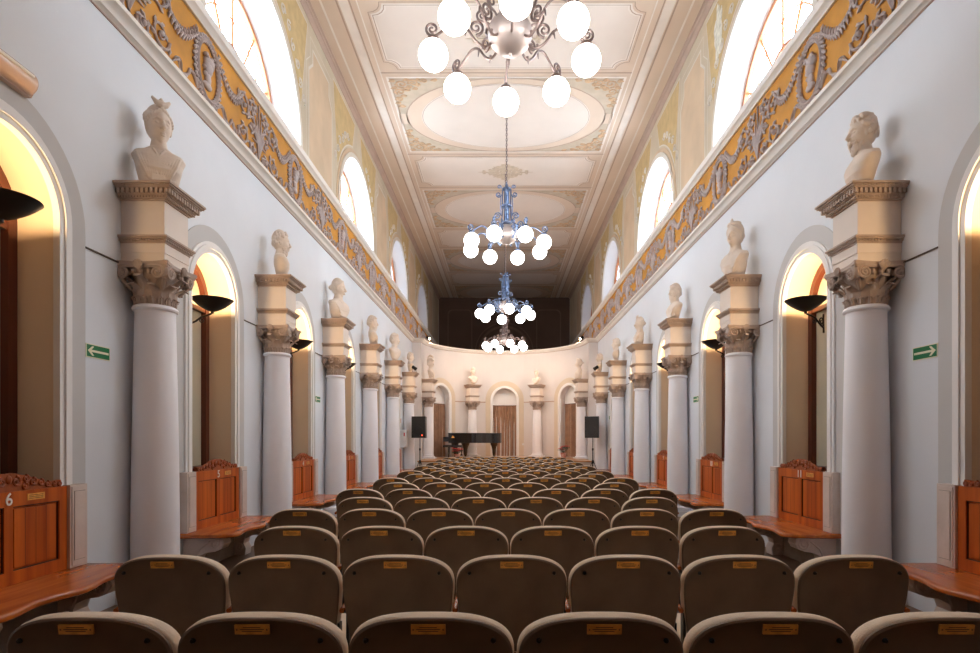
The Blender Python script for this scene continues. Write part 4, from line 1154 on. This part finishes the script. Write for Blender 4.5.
# speakers
def speaker(x, label_s, label_t, led, yaw):
    y = 18.95
    t = thing('speaker_stand', label_t, 'stand', (x, y, 0))
    b = MB(); b.tube([(0, 0, .35), (0, 0, 1.10)], .018, 8); b.tube([(0, 0, 1.0), (0, 0, 1.45)], .013, 8); b.build('pole', M_IRON, t)
    b = MB(); b.lathe([(.03, .62), (.035, .64), (.035, .72), (.03, .74)], 12); b.lathe([(.03, 1.05), (.03, 1.12)], 12); b.build('collar', M_IRON, t)
    for k in range(3):
        a = 2*pi*k/3+pi/2; b = MB(); b.tube([(.03*cos(a), .03*sin(a), .70), (.29*cos(a), .29*sin(a), .02)], .011, 6); b.tube([(.02*cos(a), .02*sin(a), .36), (.16*cos(a), .16*sin(a), .36)], .008, 5)
        b.ball((.29*cos(a), .29*sin(a), .02), .02, 8, 6); b.build('leg', M_IRON, t)
    s = thing('loudspeaker', label_s, 'speaker', (x, y, 1.455), yaw)
    b = MB(); b.prism([(-.225, -.19), (.225, -.19), (.17, .19), (-.17, .19)], .69, 0); fixn(b.build('cabinet', M_SPKR, s, 0))
    b = MB(); b.box(-.205, .205, -.20, -.191, .03, .66); b.build('grille', M_GRILL, s, 0)
    b = MB(); b.lathe([(.0, 0), (.15, 0), (.15, .006), (.13, .008)], 28, M=Matrix.Translation((0, -.20, .22)) @ Matrix.Rotation(pi/2, 4, 'X')); b.build('woofer_ring', M_SPKR, s)
    if led: b = MB(); b.box(.11, .14, -.206, -.20, .07, .10); b.build('red_light', M_REDLED, s, 0)
speaker(-2.76, 'black loudspeaker with a red light on a stand, left of the piano', 'black tripod stand under the left loudspeaker', True, R_(-8))
speaker(2.84, 'black loudspeaker on a stand, right before the stage', 'black tripod stand under the right loudspeaker', False, R_(-20))
# wall sockets in the apse
for dg in (-17.5, 14.5):
    q = radians(dg); b = MB(); b.box(-.04, .04, -.012, 0, -.04, .04); o = b.build('wall_socket', M_BOXW, None, 0); o.location = (RA*sin(q), YC+RA*cos(q), 1.20); o.rotation_euler = (0, 0, -q)
    tag(o, 'small white wall socket low on the apse wall, %s of the central arch' % ('left' if dg < 0 else 'right'), 'socket')

# ---------------------------------------------------------------- theatre chairs (local: back faces -y, sitter faces +y)
PITCHX = .53
def chair_out(hw, zt, zb=.42, n=15, inset=0):
    """outline, from bottom right round the top to bottom left"""
    P = []; H = .145; e = 2.55
    hw -= inset; zt -= inset
    def half(z): return hw*(1-.15*((max(0, .72-z))/.30)**1.3)
    zc = zt-H
    for i in range(8): z = zb+(zc-zb)*i/8; P.append((half(z), z))
    for i in range(n):
        a = pi/2*i/n; P.append((hw*cos(a)**(2/e), zc+H*sin(a)**(2/e)))
    Lf = [(-x, z) for x, z in P][::-1]
    return P + [(0, zt)] + Lf
def loft(b, loops, m=0, capa=True, capb=True):
    n = len(loops[0]); vs = [p for L in loops for p in L]
    fs = [(j*n+i, j*n+(i+1) % n, (j+1)*n+(i+1) % n, (j+1)*n+i) for j in range(len(loops)-1) for i in range(n)]
    b.add(vs, fs, m)
    for ok, L, rev in ((capa, loops[0], True), (capb, loops[-1], False)):
        if ok:                      # strip cap between left and right halves keeps the curvature
            h = n//2; k = len(b.v); b.v += [tuple(p) for p in L]
            for i in range(h):
                j = n-1-i
                f = (k+i, k+i+1, k+j-1, k+j) if i+1 < j-1 else (k+i, k+i+1, k+j)
                if len(set(f)) > 2: b.f.append(f if not rev else f[::-1]); b.m.append(m)
def cmap(x, d, z):       # bend and lean of the back; d grows to the front
    y = d + .55*x*x - (z-.42)*.16
    return (x, y, z)
def make_chair(both=False):
    t = thing('theatre_chair', 'x', 'chair')
    O = chair_out(.256, .880); n_ = len(O)
    b = MB(); L = []
    for ins, d in ((.006, -.010), (.0, -.006), (.0, .004)):
        Q = chair_out(.256, .880, inset=ins); L.append([cmap(x, d, z) for x, z in Q])
    loft(b, L); fixn(b.build('back_panel', M_BACK, t, 50))
    b = MB(); L = []
    for ins, d in ((.006, .004), (.0, .006), (-.004, .018), (-.005, .045), (.0, .064), (.02, .072), (.06, .075)):
        Q = chair_out(.256, .880, inset=ins); L.append([cmap(x, d, z) for x, z in Q])
    loft(b, L, capa=False); c = fixn(b.build('back_cushion', M_CUSH, t, 60)); c['label'] = 'light beige padded cushion edge'
    # seat
    b = MB(); S = []
    def seatl(k, z):
        P = []
        for sx, sy, a0 in ((1, 1, 0), (-1, 1, pi/2), (-1, -1, pi), (1, -1, 1.5*pi)):
            for i in range(5):
                a = a0+pi/2*i/4; P.append((sx*(.235-k-.06)+.06*cos(a), .29+sy*(.22-k-.06)+.06*sin(a), z))
        return P
    for k, z in ((.02, .375), (.0, .39), (.0, .43), (.012, .455), (.04, .465)): S.append(seatl(k, z))
    n = len(S[0]); vs = [p for q in S for p in q]; b.add(vs, [(j*n+i, j*n+(i+1) % n, (j+1)*n+(i+1) % n, (j+1)*n+i) for j in range(4) for i in range(n)]+[tuple(range(n))[::-1], tuple(4*n+i for i in range(n))])
    b.build('seat', M_CUSH, t, 50)
    b = MB(); px = cmap(0, -.010, .845)
    Mx = Matrix.Translation((0, px[1]-.001, .847)) @ Matrix.Rotation(radians(9), 4, 'X')
    b.box(-.052, .052, -.003, .004, -.015, .015, 0, Mx)
    for z_, w_ in ((.007, .026), (.001, .036), (-.005, .030)): b.box(-w_, w_, -.0034, -.003, z_-.0012, z_+.0012, 1, Mx)
    for s in (-1, 1): b.box(s*.045-.002, s*.045+.002, -.0036, -.003, -.002, .002, 1, Mx)
    b.build('plaque', [M_BRASS, M_INK], t, 0)['label'] = 'small engraved brass plaque'
    for s in (-1, 1):
        p = cmap(s*.195, -.010, .802); b = MB(); b.lathe([(.0, -.006), (.006, -.005), (.009, 0), (.009, .003)], 10, M=Matrix.Translation(p) @ Matrix.Rotation(-pi/2+radians(9), 4, 'X') @ Matrix.Rotation(0, 4, 'X'))
        b.v = [(x, y, z) for x, y, z in b.v]; b.build('bolt', M_IRON, t)
    for s in ((-1, 1) if both else (-1,)):
        b = MB(); b.tube([(s*.265, .0, .615), (s*.265, .10, .628), (s*.265, .25, .628), (s*.265, .36, .61)], [.012, .013, .013, .011], 8); b.build('armrest', M_SEATW, t, 50)
    for s in (-1, 1):
        b = MB(); x0, x1 = sorted((s*.238, s*.250))
        b.box(x0, x1, .02, .06, 0, .60 if s < 0 or both else .55); b.box(x0, x1, .0, .40, 0, .025); b.box(x0, x1, .06, .36, .33, .37); b.box(x0, x1, .32, .355, .02, .60 if s < 0 or both else .55)
        b.build('leg', M_IRON, t, 0)
    return t
ch_a = make_chair(False); ch_b = make_chair(True); used = {}
ORDC = ['first', 'second', 'third', 'fourth', 'fifth', 'sixth', 'seventh']
for r in range(19):
    cnt = 6 if r % 2 == 0 else 7; y = 1.84+.9*r
    for i in range(cnt):
        x = -.03+(i-(cnt-1)/2)*PITCHX
        src = ch_b if i == cnt-1 else ch_a; key = src.name
        rw = 'nearest row' if r == 0 else ('farthest row' if r == 18 else '%s row from the camera' % ORD[r])
        lb = 'brown-backed theatre chair with brass plaque, %s from left, %s' % (ORDC[i], rw)
        if key in used: o = dup(src)
        else: used[key] = 1; o = src
        o.location = (x, y, 0); o['label'] = lb; o['group'] = 'theatre chairs in rows'
